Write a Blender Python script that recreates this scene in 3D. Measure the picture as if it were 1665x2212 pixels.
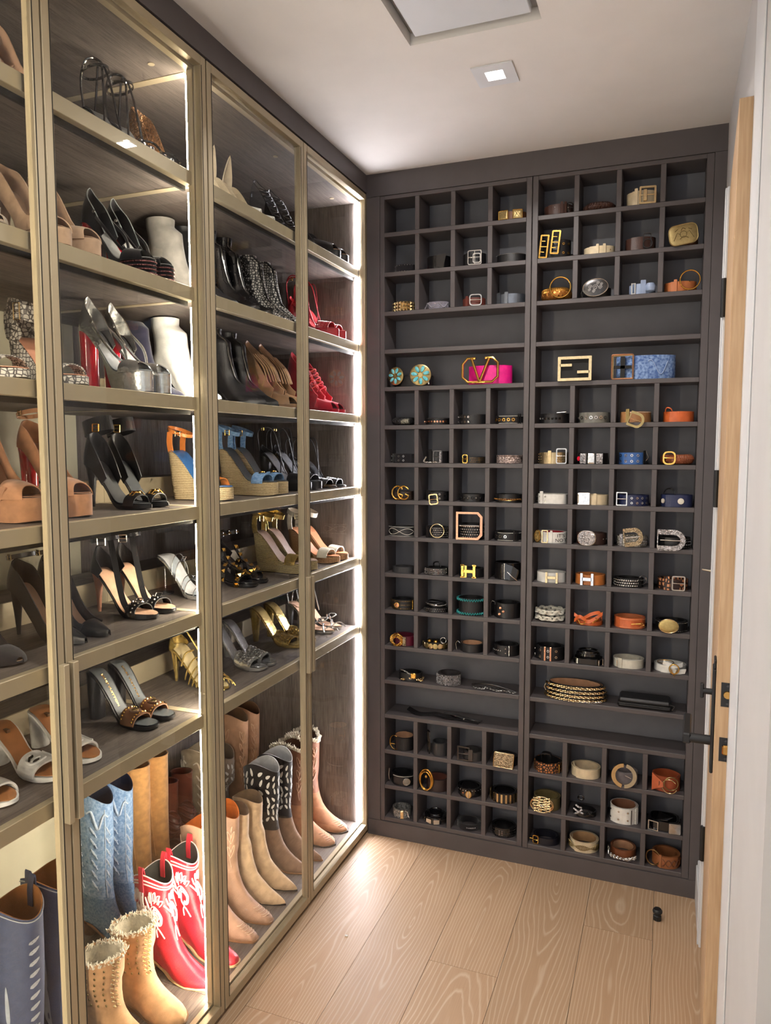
import bpy, math, random
import numpy as np
from mathutils import Matrix, Vector
random.seed(7)
PI = math.pi
scene = bpy.context.scene
col = scene.collection
for o in list(bpy.data.objects):
    bpy.data.objects.remove(o)

# ---------------------------------------------------------------- camera
FPX = 1584.129
cam_d = bpy.data.cameras.new('camera')
cam = bpy.data.objects.new('camera', cam_d)
col.objects.link(cam)
cam_d.sensor_fit = 'VERTICAL'
cam_d.sensor_height = 24.0
cam_d.lens = 24.0 * FPX / 2212.0
cam_d.clip_start = 0.02
Rv = ((0.93366, 0.35818, -0.00030), (0.03064, -0.08083, -0.99626), (-0.35687, 0.93017, -0.08640))
def _rod(w):
    w = np.array(w); t = np.linalg.norm(w); k = w / t
    K = np.array([[0, -k[2], k[1]], [k[2], 0, -k[0]], [-k[1], k[0], 0]])
    return np.eye(3) + np.sin(t) * K + (1 - np.cos(t)) * K @ K
_R = _rod((0.0856, 0.3661, 0.0155)) @ np.array([[1, 0, 0], [0, 0, -1], [0, 1, 0]], float)
_B = np.diag([1, -1, -1]) @ _R            # world -> blender camera axes
m4 = Matrix([[*_B.T[0], 1.0797], [*_B.T[1], -2.5962], [*_B.T[2], 1.529], [0, 0, 0, 1]])
cam.matrix_world = m4
scene.camera = cam

# ---------------------------------------------------------------- world and exposure
world = bpy.data.worlds.new('world')
scene.world = world
world.use_nodes = True
bg = world.node_tree.nodes['Background']
bg.inputs[0].default_value = (0.985, 0.985, 1.0, 1)
bg.inputs[1].default_value = 0.82
vs = scene.view_settings
vs.view_transform = 'Standard'
vs.look = 'None'
vs.gamma = 1.0
vs.use_curve_mapping = False
vs.exposure = 0.62
cy = scene.cycles
cy.max_bounces = 4; cy.diffuse_bounces = 2; cy.glossy_bounces = 2; cy.transmission_bounces = 4; cy.transparent_max_bounces = 8
cy.caustics_reflective = False; cy.caustics_refractive = False; cy.sample_clamp_indirect = 6.0
cy.use_adaptive_sampling = True; cy.adaptive_threshold = .13; cy.adaptive_min_samples = 12
cy.use_denoising = True
LED_A = 78.0          # warm strips of the near cabinet
LED_B = 100.0          # white strips of the far cabinet
SPOT_W = 5.0         # recessed ceiling lamps, real and added

# ---------------------------------------------------------------- colours and materials
def lin(c):
    out = []
    for v in c[:3]:
        v = v / 255.0
        out.append(v / 12.92 if v <= 0.04045 else ((v + 0.055) / 1.055) ** 2.4)
    return (*out, 1.0)
_mats = {}
def mat(name, c, rough=0.5, metal=0.0, var=0.12, nscale=60.0, bump=0.0, bscale=300.0, spec=0.5, coat=0.0,
        stretch=(1, 1, 1), sheen=0.0, trans=0.0, emit=0.0, c2=None):
    """principled material with a procedural colour variation and fine relief"""
    if name in _mats:
        return _mats[name]
    m = bpy.data.materials.new(name); m.use_nodes = True
    nt = m.node_tree; N = nt.nodes; Lk = nt.links
    b = N['Principled BSDF']
    b.inputs['Roughness'].default_value = rough
    b.inputs['Metallic'].default_value = metal
    b.inputs['Specular IOR Level'].default_value = spec
    b.inputs['Coat Weight'].default_value = coat
    b.inputs['Coat Roughness'].default_value = 0.08
    if sheen: b.inputs['Sheen Weight'].default_value = sheen
    if trans: b.inputs['Transmission Weight'].default_value = trans
    tc = N.new('ShaderNodeTexCoord'); mp = N.new('ShaderNodeMapping')
    mp.inputs['Scale'].default_value = stretch
    Lk.new(tc.outputs['Object'], mp.inputs['Vector'])
    nz = N.new('ShaderNodeTexNoise'); nz.inputs['Scale'].default_value = nscale; nz.inputs['Detail'].default_value = 3
    Lk.new(mp.outputs[0], nz.inputs['Vector'])
    rp = N.new('ShaderNodeValToRGB')
    a = lin(c)
    d = lin(c2) if c2 else tuple(min(1, x * (1 + var)) for x in a[:3]) + (1,)
    lo = a if c2 else tuple(x * (1 - var) for x in a[:3]) + (1,)
    rp.color_ramp.elements[0].color = lo; rp.color_ramp.elements[0].position = 0.35
    rp.color_ramp.elements[1].color = d; rp.color_ramp.elements[1].position = 0.65
    Lk.new(nz.outputs['Fac'], rp.inputs[0])
    Lk.new(rp.outputs[0], b.inputs['Base Color'])
    if emit:
        b.inputs['Emission Color'].default_value = a
        b.inputs['Emission Strength'].default_value = emit
    if bump:
        n2 = N.new('ShaderNodeTexNoise'); n2.inputs['Scale'].default_value = bscale; n2.inputs['Detail'].default_value = 2
        Lk.new(mp.outputs[0], n2.inputs['Vector'])
        bp = N.new('ShaderNodeBump'); bp.inputs['Strength'].default_value = bump; bp.inputs['Distance'].default_value = 0.002
        Lk.new(n2.outputs['Fac'], bp.inputs['Height']); Lk.new(bp.outputs[0], b.inputs['Normal'])
    _mats[name] = m
    return m
def hexname(c): return '%02x%02x%02x' % tuple(int(v) for v in c[:3])
def leather(c, rough=0.38): return mat('leather_' + hexname(c) + str(rough), c, rough, var=.10, nscale=40, bump=.25, bscale=420)
def suede(c): return mat('suede_' + hexname(c), c, .9, var=.14, nscale=45, bump=.25, bscale=900, spec=.2, sheen=.3)
def patent(c): return mat('patent_' + hexname(c), c, .12, var=.05, coat=.8, bump=.05, bscale=60)
def plain(c, rough=.6): return mat('plain_' + hexname(c) + str(rough), c, rough, var=.05)
def metal(c, rough=.22): return mat('metal_' + hexname(c) + str(rough), c, rough, metal=1.0, var=.08, nscale=120, bump=.05)
def foil(c, rough=.3): return mat('foil_' + hexname(c) + str(rough), c, rough, metal=.85, var=.1, nscale=50, bump=.35, bscale=120)
GOLD = metal((226, 178, 92)); PGOLD = metal((222, 196, 150)); SILVER = metal((214, 212, 208)); BRONZE = metal((150, 122, 84), .35)
GUN = metal((84, 82, 82), .3); RGOLD = metal((224, 164, 130)); AGOLD = metal((170, 150, 104), .38); ASILV = metal((150, 150, 148), .35)
BLACK = leather((26, 25, 27)); BLACKP = patent((18, 17, 19)); BLACKS = suede((24, 22, 26)); DBLACK = plain((16, 15, 16), .7)
def crystal_mat(name, c, rough=.18):
    """faceted sparkle: cells of a voronoi tilt the surface of a metallic base"""
    if name in _mats: return _mats[name]
    m = bpy.data.materials.new(name); m.use_nodes = True
    nt = m.node_tree; N = nt.nodes; Lk = nt.links; b = N['Principled BSDF']
    b.inputs['Metallic'].default_value = .55; b.inputs['Roughness'].default_value = rough
    tc = N.new('ShaderNodeTexCoord'); v = N.new('ShaderNodeTexVoronoi'); v.inputs['Scale'].default_value = 230
    Lk.new(tc.outputs['Object'], v.inputs['Vector'])
    rp = N.new('ShaderNodeValToRGB'); a = lin(c)
    rp.color_ramp.elements[0].color = tuple(x * .22 for x in a[:3]) + (1,); rp.color_ramp.elements[1].color = a
    Lk.new(v.outputs['Color'], rp.inputs[0]); Lk.new(rp.outputs[0], b.inputs['Base Color'])
    bp = N.new('ShaderNodeBump'); bp.inputs['Strength'].default_value = .8; bp.inputs['Distance'].default_value = .003
    Lk.new(v.outputs['Distance'], bp.inputs['Height']); Lk.new(bp.outputs[0], b.inputs['Normal'])
    _mats[name] = m; return m
CRYS = crystal_mat('crystal_clear', (238, 236, 240)); CRYSG = crystal_mat('crystal_champagne', (226, 204, 168))
CRYSP = crystal_mat('crystal_rose', (235, 212, 205))
def weave_mat(name, c, c2, scale=220, rough=.85, rot=0.0):
    if name in _mats: return _mats[name]
    m = bpy.data.materials.new(name); m.use_nodes = True
    nt = m.node_tree; N = nt.nodes; Lk = nt.links; b = N['Principled BSDF']; b.inputs['Roughness'].default_value = rough
    tc = N.new('ShaderNodeTexCoord'); mp = N.new('ShaderNodeMapping'); mp.inputs['Rotation'].default_value = (0, rot, 0)
    Lk.new(tc.outputs['Object'], mp.inputs['Vector'])
    w = N.new('ShaderNodeTexWave'); w.bands_direction = 'Z'; w.inputs['Scale'].default_value = scale; w.inputs['Distortion'].default_value = 2.5
    w.inputs['Detail Scale'].default_value = 8
    Lk.new(mp.outputs[0], w.inputs['Vector'])
    rp = N.new('ShaderNodeValToRGB'); rp.color_ramp.elements[0].color = lin(c2); rp.color_ramp.elements[1].color = lin(c)
    rp.color_ramp.elements[0].position = .15; rp.color_ramp.elements[1].position = .6
    Lk.new(w.outputs['Color'], rp.inputs[0]); Lk.new(rp.outputs[0], b.inputs['Base Color'])
    bp = N.new('ShaderNodeBump'); bp.inputs['Strength'].default_value = .6; bp.inputs['Distance'].default_value = .002
    Lk.new(w.outputs['Color'], bp.inputs['Height']); Lk.new(bp.outputs[0], b.inputs['Normal'])
    _mats[name] = m; return m
ROPE = weave_mat('jute_rope', (206, 184, 142), (150, 126, 88), 62)
def cells_mat(name, c, c2, scale=150, rough=.5, edge=.08):
    """scales / leopard / net: cell interiors in c, cell borders in c2"""
    if name in _mats: return _mats[name]
    m = bpy.data.materials.new(name); m.use_nodes = True
    nt = m.node_tree; N = nt.nodes; Lk = nt.links; b = N['Principled BSDF']; b.inputs['Roughness'].default_value = rough
    tc = N.new('ShaderNodeTexCoord'); v = N.new('ShaderNodeTexVoronoi'); v.feature = 'DISTANCE_TO_EDGE'; v.inputs['Scale'].default_value = scale
    v.inputs['Randomness'].default_value = .55
    Lk.new(tc.outputs['Object'], v.inputs['Vector'])
    rp = N.new('ShaderNodeValToRGB'); rp.color_ramp.elements[0].color = lin(c2); rp.color_ramp.elements[1].color = lin(c)
    rp.color_ramp.elements[0].position = edge; rp.color_ramp.elements[1].position = edge + .06
    Lk.new(v.outputs['Distance'], rp.inputs[0]); Lk.new(rp.outputs[0], b.inputs['Base Color'])
    _mats[name] = m; return m
def wood_mat(name, c_lo, c_hi, axis='Z', scale=26.0, rough=.55, fine=1.0, c_line=None, dist=5.0, vary=0.0):
    """long-grained wood; the grain runs along axis"""
    if name in _mats: return _mats[name]
    m = bpy.data.materials.new(name); m.use_nodes = True
    nt = m.node_tree; N = nt.nodes; Lk = nt.links; b = N['Principled BSDF']; b.inputs['Roughness'].default_value = rough
    tc = N.new('ShaderNodeTexCoord'); mp = N.new('ShaderNodeMapping')
    s = [1, 1, 1]; s['XYZ'.index(axis)] = .06
    mp.inputs['Scale'].default_value = s
    oi = N.new('ShaderNodeObjectInfo'); mu = N.new('ShaderNodeMath'); mu.operation = 'MULTIPLY'; mu.inputs[1].default_value = 37.0
    Lk.new(oi.outputs['Random'], mu.inputs[0]); Lk.new(mu.outputs[0], mp.inputs['Location'])
    Lk.new(tc.outputs['Object'], mp.inputs['Vector'])
    n1 = N.new('ShaderNodeTexNoise'); n1.inputs['Scale'].default_value = scale; n1.inputs['Detail'].default_value = 6; n1.inputs['Roughness'].default_value = .65
    Lk.new(mp.outputs[0], n1.inputs['Vector'])
    n2 = N.new('ShaderNodeTexNoise'); n2.inputs['Scale'].default_value = scale * 9 * fine; n2.inputs['Detail'].default_value = 2
    Lk.new(mp.outputs[0], n2.inputs['Vector'])
    mx = N.new('ShaderNodeMath'); mx.operation = 'MULTIPLY_ADD'; mx.inputs[1].default_value = .55
    Lk.new(n2.outputs['Fac'], mx.inputs[0]); 
    m5 = N.new('ShaderNodeMath'); m5.operation = 'MULTIPLY'; m5.inputs[1].default_value = .5
    Lk.new(n1.outputs['Fac'], m5.inputs[0]); Lk.new(m5.outputs[0], mx.inputs[2])
    rp = N.new('ShaderNodeValToRGB'); rp.color_ramp.elements[0].color = lin(c_lo); rp.color_ramp.elements[1].color = lin(c_hi)
    rp.color_ramp.elements[0].position = .38; rp.color_ramp.elements[1].position = .64
    Lk.new(mx.outputs[0], rp.inputs[0])
    last = rp.outputs[0]
    if c_line:      # cerused cathedral figure
        mp2 = N.new('ShaderNodeMapping'); s2 = [1, 1, 1]; s2['XYZ'.index(axis)] = .075
        mp2.inputs['Scale'].default_value = s2
        Lk.new(mu.outputs[0], mp2.inputs['Location']); Lk.new(tc.outputs['Object'], mp2.inputs['Vector'])
        w = N.new('ShaderNodeTexWave'); w.bands_direction = 'X'; w.inputs['Scale'].default_value = 26
        w.inputs['Distortion'].default_value = dist; w.inputs['Detail'].default_value = 2.5; w.inputs['Detail Scale'].default_value = .7
        w.inputs['Detail Roughness'].default_value = .55
        Lk.new(mp2.outputs[0], w.inputs['Vector'])
        r2 = N.new('ShaderNodeValToRGB'); r2.color_ramp.elements[0].position = .80; r2.color_ramp.elements[1].position = .98
        r2.color_ramp.elements[0].color = (0, 0, 0, 1); r2.color_ramp.elements[1].color = (.38, .38, .38, 1)
        Lk.new(w.outputs['Color'], r2.inputs[0])
        mm = N.new('ShaderNodeMix'); mm.data_type = 'RGBA'
        Lk.new(r2.outputs[0], mm.inputs['Factor']); Lk.new(last, mm.inputs['A']); mm.inputs['B'].default_value = lin(c_line)
        last = mm.outputs['Result']
    if vary:
        hs = N.new('ShaderNodeHueSaturation'); mr = N.new('ShaderNodeMapRange')
        mr.inputs['To Min'].default_value = 1 - vary; mr.inputs['To Max'].default_value = 1 + vary
        Lk.new(oi.outputs['Random'], mr.inputs['Value']); Lk.new(mr.outputs[0], hs.inputs['Value']); Lk.new(last, hs.inputs['Color'])
        last = hs.outputs[0]
    Lk.new(last, b.inputs['Base Color'])
    bp = N.new('ShaderNodeBump'); bp.inputs['Strength'].default_value = .15; bp.inputs['Distance'].default_value = .001
    Lk.new(mx.outputs[0], bp.inputs['Height']); Lk.new(bp.outputs[0], b.inputs['Normal'])
    _mats[name] = m; return m
def oak_mat(name, base, dark, line, rough=.5):
    """plain-sawn oak: growth rings of a log cut lengthwise, limed grain, fine pores; grain along Y"""
    m = bpy.data.materials.new(name); m.use_nodes = True
    nt = m.node_tree; N = nt.nodes; Lk = nt.links; b = N['Principled BSDF']; b.inputs['Roughness'].default_value = rough
    def math_(op, a_, b_=None, c_=None):
        n = N.new('ShaderNodeMath'); n.operation = op
        for i, v in enumerate((a_, b_, c_)):
            if v is None: continue
            if isinstance(v, (int, float)): n.inputs[i].default_value = v
            else: Lk.new(v, n.inputs[i])
        return n.outputs[0]
    tc = N.new('ShaderNodeTexCoord'); sp = N.new('ShaderNodeSeparateXYZ'); Lk.new(tc.outputs['Object'], sp.inputs[0])
    oi = N.new('ShaderNodeObjectInfo'); rnd = oi.outputs['Random']
    off = math_('MULTIPLY', rnd, 53.0)
    def noise(sx, sy, scale, det):
        mp = N.new('ShaderNodeMapping'); mp.inputs['Scale'].default_value = (sx, sy, 1); Lk.new(off, mp.inputs['Location']); Lk.new(tc.outputs['Object'], mp.inputs['Vector'])
        n = N.new('ShaderNodeTexNoise'); n.inputs['Scale'].default_value = scale; n.inputs['Detail'].default_value = det; Lk.new(mp.outputs[0], n.inputs['Vector']); return n.outputs['Fac']
    n1 = noise(1, .30, 5.0, 2); n2 = noise(1, .12, 24, 3); n3 = noise(1, .02, 420, 2)
    A = math_('ADD', math_('MULTIPLY', sp.outputs['Y'], .085), math_('MULTIPLY', math_('SUBTRACT', rnd, .5), .16))
    A = math_('ADD', A, math_('MULTIPLY', math_('SUBTRACT', n1, .5), .13))
    X = math_('ADD', sp.outputs['X'], math_('MULTIPLY', math_('SUBTRACT', n1, .5), .05))
    r = math_('SQRT', math_('ADD', math_('MULTIPLY', X, X), math_('MULTIPLY', A, A)))
    r = math_('ADD', r, math_('MULTIPLY', n2, .012))
    saw = math_('FRACT', math_('MULTIPLY', r, 105.0))
    rp = N.new('ShaderNodeValToRGB'); e = rp.color_ramp.elements
    e[0].position = 0; e[0].color = (1, 1, 1, 1); e[1].position = .22; e[1].color = (0, 0, 0, 1); k = e.new(.86); k.color = (0, 0, 0, 1); k = e.new(1); k.color = (.9, .9, .9, 1)
    Lk.new(saw, rp.inputs[0])
    mix1 = N.new('ShaderNodeMix'); mix1.data_type = 'RGBA'; mix1.inputs['A'].default_value = lin(dark); mix1.inputs['B'].default_value = lin(base)
    Lk.new(math_('ADD', math_('MULTIPLY', n3, .75), math_('MULTIPLY', n2, .3)), mix1.inputs['Factor'])
    mix2 = N.new('ShaderNodeMix'); mix2.data_type = 'RGBA'; Lk.new(mix1.outputs['Result'], mix2.inputs['A']); mix2.inputs['B'].default_value = lin(line)
    Lk.new(math_('MULTIPLY', math_('MULTIPLY', rp.outputs[0], .52), math_('ADD', n2, .25)), mix2.inputs['Factor'])
    hs = N.new('ShaderNodeHueSaturation'); Lk.new(math_('MULTIPLY_ADD', rnd, .16, .92), hs.inputs['Value']); Lk.new(mix2.outputs['Result'], hs.inputs['Color'])
    Lk.new(hs.outputs[0], b.inputs['Base Color'])
    bp = N.new('ShaderNodeBump'); bp.inputs['Strength'].default_value = .12; bp.inputs['Distance'].default_value = .001; Lk.new(saw, bp.inputs['Height']); Lk.new(bp.outputs[0], b.inputs['Normal'])
    return m
def emit_mat(name, c, strength):
    m = bpy.data.materials.new(name); m.use_nodes = True
    nt = m.node_tree; N = nt.nodes
    N.remove(N['Principled BSDF'])
    e = N.new('ShaderNodeEmission'); e.inputs[0].default_value = lin(c); e.inputs[1].default_value = strength
    nt.links.new(e.outputs[0], N['Material Output'].inputs[0]); return m
def glass_mat(name, tint, ior=1.5, rough=0.0):
    """clear pane: what is behind shows through, the room mirrors by fresnel"""
    m = bpy.data.materials.new(name); m.use_nodes = True
    nt = m.node_tree; N = nt.nodes; N.remove(N['Principled BSDF'])
    t = N.new('ShaderNodeBsdfTransparent'); t.inputs[0].default_value = tint
    g = N.new('ShaderNodeBsdfGlossy'); g.inputs['Roughness'].default_value = rough
    f = N.new('ShaderNodeFresnel'); f.inputs['IOR'].default_value = ior
    x = N.new('ShaderNodeMixShader')
    ge = N.new('ShaderNodeNewGeometry'); iv = N.new('ShaderNodeMath'); iv.operation = 'SUBTRACT'; iv.inputs[0].default_value = 1.0
    mu = N.new('ShaderNodeMath'); mu.operation = 'MULTIPLY'
    nt.links.new(ge.outputs['Backfacing'], iv.inputs[1]); nt.links.new(f.outputs[0], mu.inputs[0]); nt.links.new(iv.outputs[0], mu.inputs[1])
    nt.links.new(mu.outputs[0], x.inputs[0]); nt.links.new(t.outputs[0], x.inputs[1]); nt.links.new(g.outputs[0], x.inputs[2])
    nt.links.new(x.outputs[0], N['Material Output'].inputs[0]); return m

# ---------------------------------------------------------------- mesh collector
class G:
    def __init__(s): s.v = []; s.f = []; s.n = 0
    def add(s, V, F):
        V = np.asarray(V, float).reshape(-1, 3); s.v.append(V)
        k = s.n; s.f.extend([tuple(i + k for i in f) for f in F]); s.n += len(V); return s
    def box(s, x0, x1, y0, y1, z0, z1, bev=0.0):
        if bev:
            b = min(bev, (x1-x0)*.45, (y1-y0)*.45, (z1-z0)*.45)
            V = []; 
            for (X, Y, Z) in ((0,0,0),(1,0,0),(1,1,0),(0,1,0),(0,0,1),(1,0,1),(1,1,1),(0,1,1)):
                x = (x0, x1)[X]; y = (y0, y1)[Y]; z = (z0, z1)[Z]
                ix = (1, -1)[X]*b; iy = (1, -1)[Y]*b; iz = (1, -1)[Z]*b
                V += [(x, y+iy, z+iz), (x+ix, y, z+iz), (x+ix, y+iy, z)]
            c = lambda i, a: i*3+a
            F = [(c(0,0),c(4,0),c(7,0),c(3,0)), (c(1,0),c(2,0),c(6,0),c(5,0)), (c(0,1),c(1,1),c(5,1),c(4,1)), (c(3,1),c(7,1),c(6,1),c(2,1)),
                 (c(0,2),c(3,2),c(2,2),c(1,2)), (c(4,2),c(5,2),c(6,2),c(7,2))]
            for i, j, a, d in ((0,4,0,1),(1,5,0,1),(2,6,0,1),(3,7,0,1),(0,1,1,2),(3,2,1,2),(4,5,1,2),(7,6,1,2),(0,3,0,2),(1,2,0,2),(4,7,0,2),(5,6,0,2)):
                F.append((c(i,a), c(j,a), c(j,d), c(i,d)))
            for i in range(8): F.append((c(i,0), c(i,1), c(i,2)))
            return s.add(V, F)
        V = [(x0,y0,z0),(x1,y0,z0),(x1,y1,z0),(x0,y1,z0),(x0,y0,z1),(x1,y0,z1),(x1,y1,z1),(x0,y1,z1)]
        return s.add(V, [(0,3,2,1),(4,5,6,7),(0,1,5,4),(1,2,6,5),(2,3,7,6),(3,0,4,7)])
    def rings(s, R, close=True, cap0=True, cap1=True):
        """loft of rings (k, n, 3); close = each ring is a closed loop"""
        R = np.asarray(R, float); k, n = R.shape[:2]; F = []
        for i in range(k - 1):
            for j in range(n if close else n - 1):
                a = i*n + j; b = i*n + (j+1) % n
                F.append((a, b, b + n, a + n))
        if close and cap0: F.append(tuple(range(n-1, -1, -1)))
        if close and cap1: F.append(tuple(range((k-1)*n, k*n)))
        return s.add(R.reshape(-1, 3), F)
    def sheet(s, P, th):
        """thick sheet from a point grid (n, m, 3)"""
        P = np.asarray(P, float); n, m = P.shape[:2]
        du = np.gradient(P, axis=0); dv = np.gradient(P, axis=1)
        nr = np.cross(du, dv); ln = np.linalg.norm(nr, axis=2, keepdims=True); nr = nr / np.maximum(ln, 1e-9)
        A = P + nr * th * .5; B = P - nr * th * .5
        V = np.concatenate([A.reshape(-1, 3), B.reshape(-1, 3)]); q = n * m; F = []
        for i in range(n - 1):
            for j in range(m - 1):
                a = i*m + j
                F.append((a, a+m, a+m+1, a+1)); F.append((q+a, q+a+1, q+a+m+1, q+a+m))
        for i in range(n - 1):
            a = i*m; F.append((a, a+q, a+m+q, a+m)); a = i*m + m-1; F.append((a, a+m, a+m+q, a+q))
        for j in range(m - 1):
            a = j; F.append((a, a+1, a+1+q, a+q)); a = (n-1)*m + j; F.append((a, a+q, a+1+q, a+1))
        return s.add(V, F)
    def tube(s, P, r, n=8, closed=False, flat=1.0):
        """tube along points; r may be a list"""
        P = np.asarray(P, float); k = len(P); r = np.broadcast_to(np.asarray(r, float), (k,))
        if closed: T = np.roll(P, -1, 0) - np.roll(P, 1, 0)
        else: T = np.gradient(P, axis=0)
        T = T / np.maximum(np.linalg.norm(T, axis=1, keepdims=True), 1e-9)
        u = np.cross(T[0], (0, 0, 1.0)); 
        if np.linalg.norm(u) < 1e-3: u = np.cross(T[0], (1.0, 0, 0))
        R = []
        for i in range(k):
            u = u - T[i] * (u @ T[i]); u = u / max(np.linalg.norm(u), 1e-9); w = np.cross(T[i], u)
            a = np.arange(n) * 2 * PI / n
            R.append(P[i] + r[i] * (np.cos(a)[:, None] * u + flat * np.sin(a)[:, None] * w))
        if closed: R.append(R[0])
        return s.rings(R, cap0=not closed, cap1=not closed)
    def ribbon(s, P, wv, th):
        """strap: path P (k,3), width vectors wv (k,3) or (3,)"""
        P = np.asarray(P, float); wv = np.broadcast_to(np.asarray(wv, float), P.shape)
        return s.sheet(np.stack([P - wv * .5, P - wv * .17, P + wv * .17, P + wv * .5], 1), th)
    def lathe(s, prof, n=16, c=(0, 0, 0), ax='z'):
        prof = np.asarray(prof, float); a = np.arange(n) * 2 * PI / n; R = []
        for (r, z) in prof:
            p = np.stack([r*np.cos(a), r*np.sin(a), np.full(n, z)], 1)
            if ax == 'y': p = p[:, [0, 2, 1]] * np.array([1, -1, 1])
            if ax == 'x': p = p[:, [2, 0, 1]]
            R.append(p + np.asarray(c))
        return s.rings(R)
    def prism(s, poly, d, org, ux, uz, un):
        """polygon (k,2) extruded by d along un (centred), in the frame org/ux/uz"""
        org, ux, uz, un = (np.asarray(a, float) for a in (org, ux, uz, un))
        p = np.asarray(poly, float); base = org + p[:, :1] * ux + p[:, 1:] * uz
        return s.rings([base - un * d * .5, base + un * d * .5])
    def frame(s, outer, inner, d, org, ux, uz, un):
        """flat ring between two outlines of the same count, extruded by d"""
        org, ux, uz, un = (np.asarray(a, float) for a in (org, ux, uz, un))
        o = np.asarray(outer, float); i = np.asarray(inner, float)
        O = org + o[:, :1] * ux + o[:, 1:] * uz; I = org + i[:, :1] * ux + i[:, 1:] * uz
        R = np.stack([O - un*d*.5, O + un*d*.5, I + un*d*.5, I - un*d*.5, O - un*d*.5])
        return s.rings(R, cap0=False, cap1=False)
    def mul(s, M):
        s.v = [v @ np.asarray(M)[:3, :3].T + np.asarray(M)[:3, 3] for v in s.v]; return s
    def obj(s, name, m, parent=None, smooth=35):
        me = bpy.data.meshes.new(name)
        V = np.concatenate(s.v) if s.v else np.zeros((0, 3))
        me.from_pydata(V.tolist(), [], s.f); me.validate(); me.update()
        import bmesh
        bm = bmesh.new(); bm.from_mesh(me); bmesh.ops.recalc_face_normals(bm, faces=bm.faces); bm.to_mesh(me); bm.free()
        if smooth:
            me.polygons.foreach_set('use_smooth', [True] * len(me.polygons)); me.set_sharp_from_angle(angle=math.radians(smooth))
        me.materials.append(m)
        o = bpy.data.objects.new(name, me); col.objects.link(o)
        if parent: o.parent = parent
        return o
def tag(o, label=None, cat=None, group=None, kind=None):
    if label: o['label'] = label
    if cat: o['category'] = cat
    if group: o['group'] = group
    if kind: o['kind'] = kind
    return o
def root(name, label, cat, loc=(0, 0, 0), rz=0.0, group=None):
    o = bpy.data.objects.new(name, None); col.objects.link(o); o.empty_display_size = .03
    o.location = loc; o.rotation_euler = (0, 0, rz)
    return tag(o, label, cat, group)
def boxobj(name, b, m, parent=None, bev=.0, kind=None, label=None, smooth=0):
    o = G().box(*b, bev=bev).obj(name, m, parent, smooth)
    if kind: o['kind'] = kind
    if label: o['label'] = label
    return o
def empty_struct(name):
    o = bpy.data.objects.new(name, None); col.objects.link(o); o['kind'] = 'structure'; return o
# ================================================================ THE ROOM
H = 2.5336
PLASTER = mat('ceiling_paint', (222, 217, 212), .9, var=.02, nscale=8, bump=.06, bscale=200)
WALLP = mat('wall_paint', (196, 193, 192), .8, var=.02, nscale=8, bump=.05, bscale=200)
TRIMP = mat('trim_paint', (216, 217, 220), .45, var=.015, nscale=6)
ESPRESSO = mat('espresso_lacquer', (86, 80, 81), .45, var=.05, nscale=14, bump=.04, bscale=80)
VOID = plain((14, 13, 12), .9)
OAK = oak_mat('cerused_oak', (190, 160, 128), (164, 130, 98), (226, 208, 184))
OAKD = wood_mat('door_oak', (176, 142, 106), (198, 166, 130), 'Z', 18, .55)

# floor: wide boards, each a child of the floor
fl = empty_struct('floor')
boxobj('subfloor', (-.66, 1.32, -3.3, .15, -.03, -.006), VOID, fl)
xs = [-.62, .0405, .2490, .4572, .6650, .8728, 1.0815, 1.32]
cuts = [[-1.9], [-.965, -2.5], [-1.75], [-.611, -2.1], [-1.35], [-.28, -1.9], [-1.2, -2.6]]
for i in range(7):
    ys = [.14] + cuts[i] + [-3.3]
    for a, b in zip(ys[:-1], ys[1:]):
        hx, hy = (xs[i+1] - xs[i]) / 2 - .0006, (a - b) / 2 - .0006
        boxobj('plank', (-hx, hx, -hy, hy, -.006, 0.0), OAK, fl).location = ((xs[i] + xs[i+1]) / 2, (a + b) / 2, 0)
# ceiling with the access-panel opening and the lamp openings
LAMPS = [(.615, -.558), (.615, -1.75), (.615, -2.75)]  # first lamp is real; the two nearer ones are added, unseen fill light
ce = empty_struct('ceiling')
g = G()
vx0, vx1, vy0, vy1 = .446, .772, -1.10, -.770
def ceil_rects():
    holes = [(vx0, vx1, vy0, vy1)] + [(x - .028, x + .028, y - .028, y + .028) for x, y in LAMPS]
    X = sorted({-.66, 1.40, *[h[0] for h in holes], *[h[1] for h in holes]})
    Y = sorted({-3.3, .15, *[h[2] for h in holes], *[h[3] for h in holes]})
    for x0, x1 in zip(X[:-1], X[1:]):
        for y0, y1 in zip(Y[:-1], Y[1:]):
            cx, cy = (x0+x1)/2, (y0+y1)/2
            if not any(h[0] < cx < h[1] and h[2] < cy < h[3] for h in holes): yield x0, x1, y0, y1
V, F = [], []
for r in ceil_rects():
    k = len(V); V += [(r[0], r[2], H), (r[1], r[2], H), (r[1], r[3], H), (r[0], r[3], H)]; F.append((k, k+3, k+2, k+1))
g.add(V, F)
g.box(-.66, 1.40, -3.3, .15, H + .10, H + .13)
for (x0, x1, y0, y1) in [(vx0, vx1, vy0, vy1)]:
    for a, b in (((x0, y0), (x1, y0)), ((x1, y0), (x1, y1)), ((x1, y1), (x0, y1)), ((x0, y1), (x0, y0))):
        g.add([(a[0], a[1], H), (b[0], b[1], H), (b[0], b[1], H + .1), (a[0], a[1], H + .1)], [(0, 1, 2, 3)])
g.obj('ceiling_surface', PLASTER, ce, 0)
ap = root('ceiling_access_panel', 'flat grey access panel recessed in the ceiling opening', 'panel', ((vx0+vx1)/2, (vy0+vy1)/2, H))
PANELM = mat('panel_paint', (206, 208, 212), .6, var=.02, nscale=6)
G().box(-.143, .143, -.145, .143, .006, .024, bev=.002).obj('panel', PANELM, ap)
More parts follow.
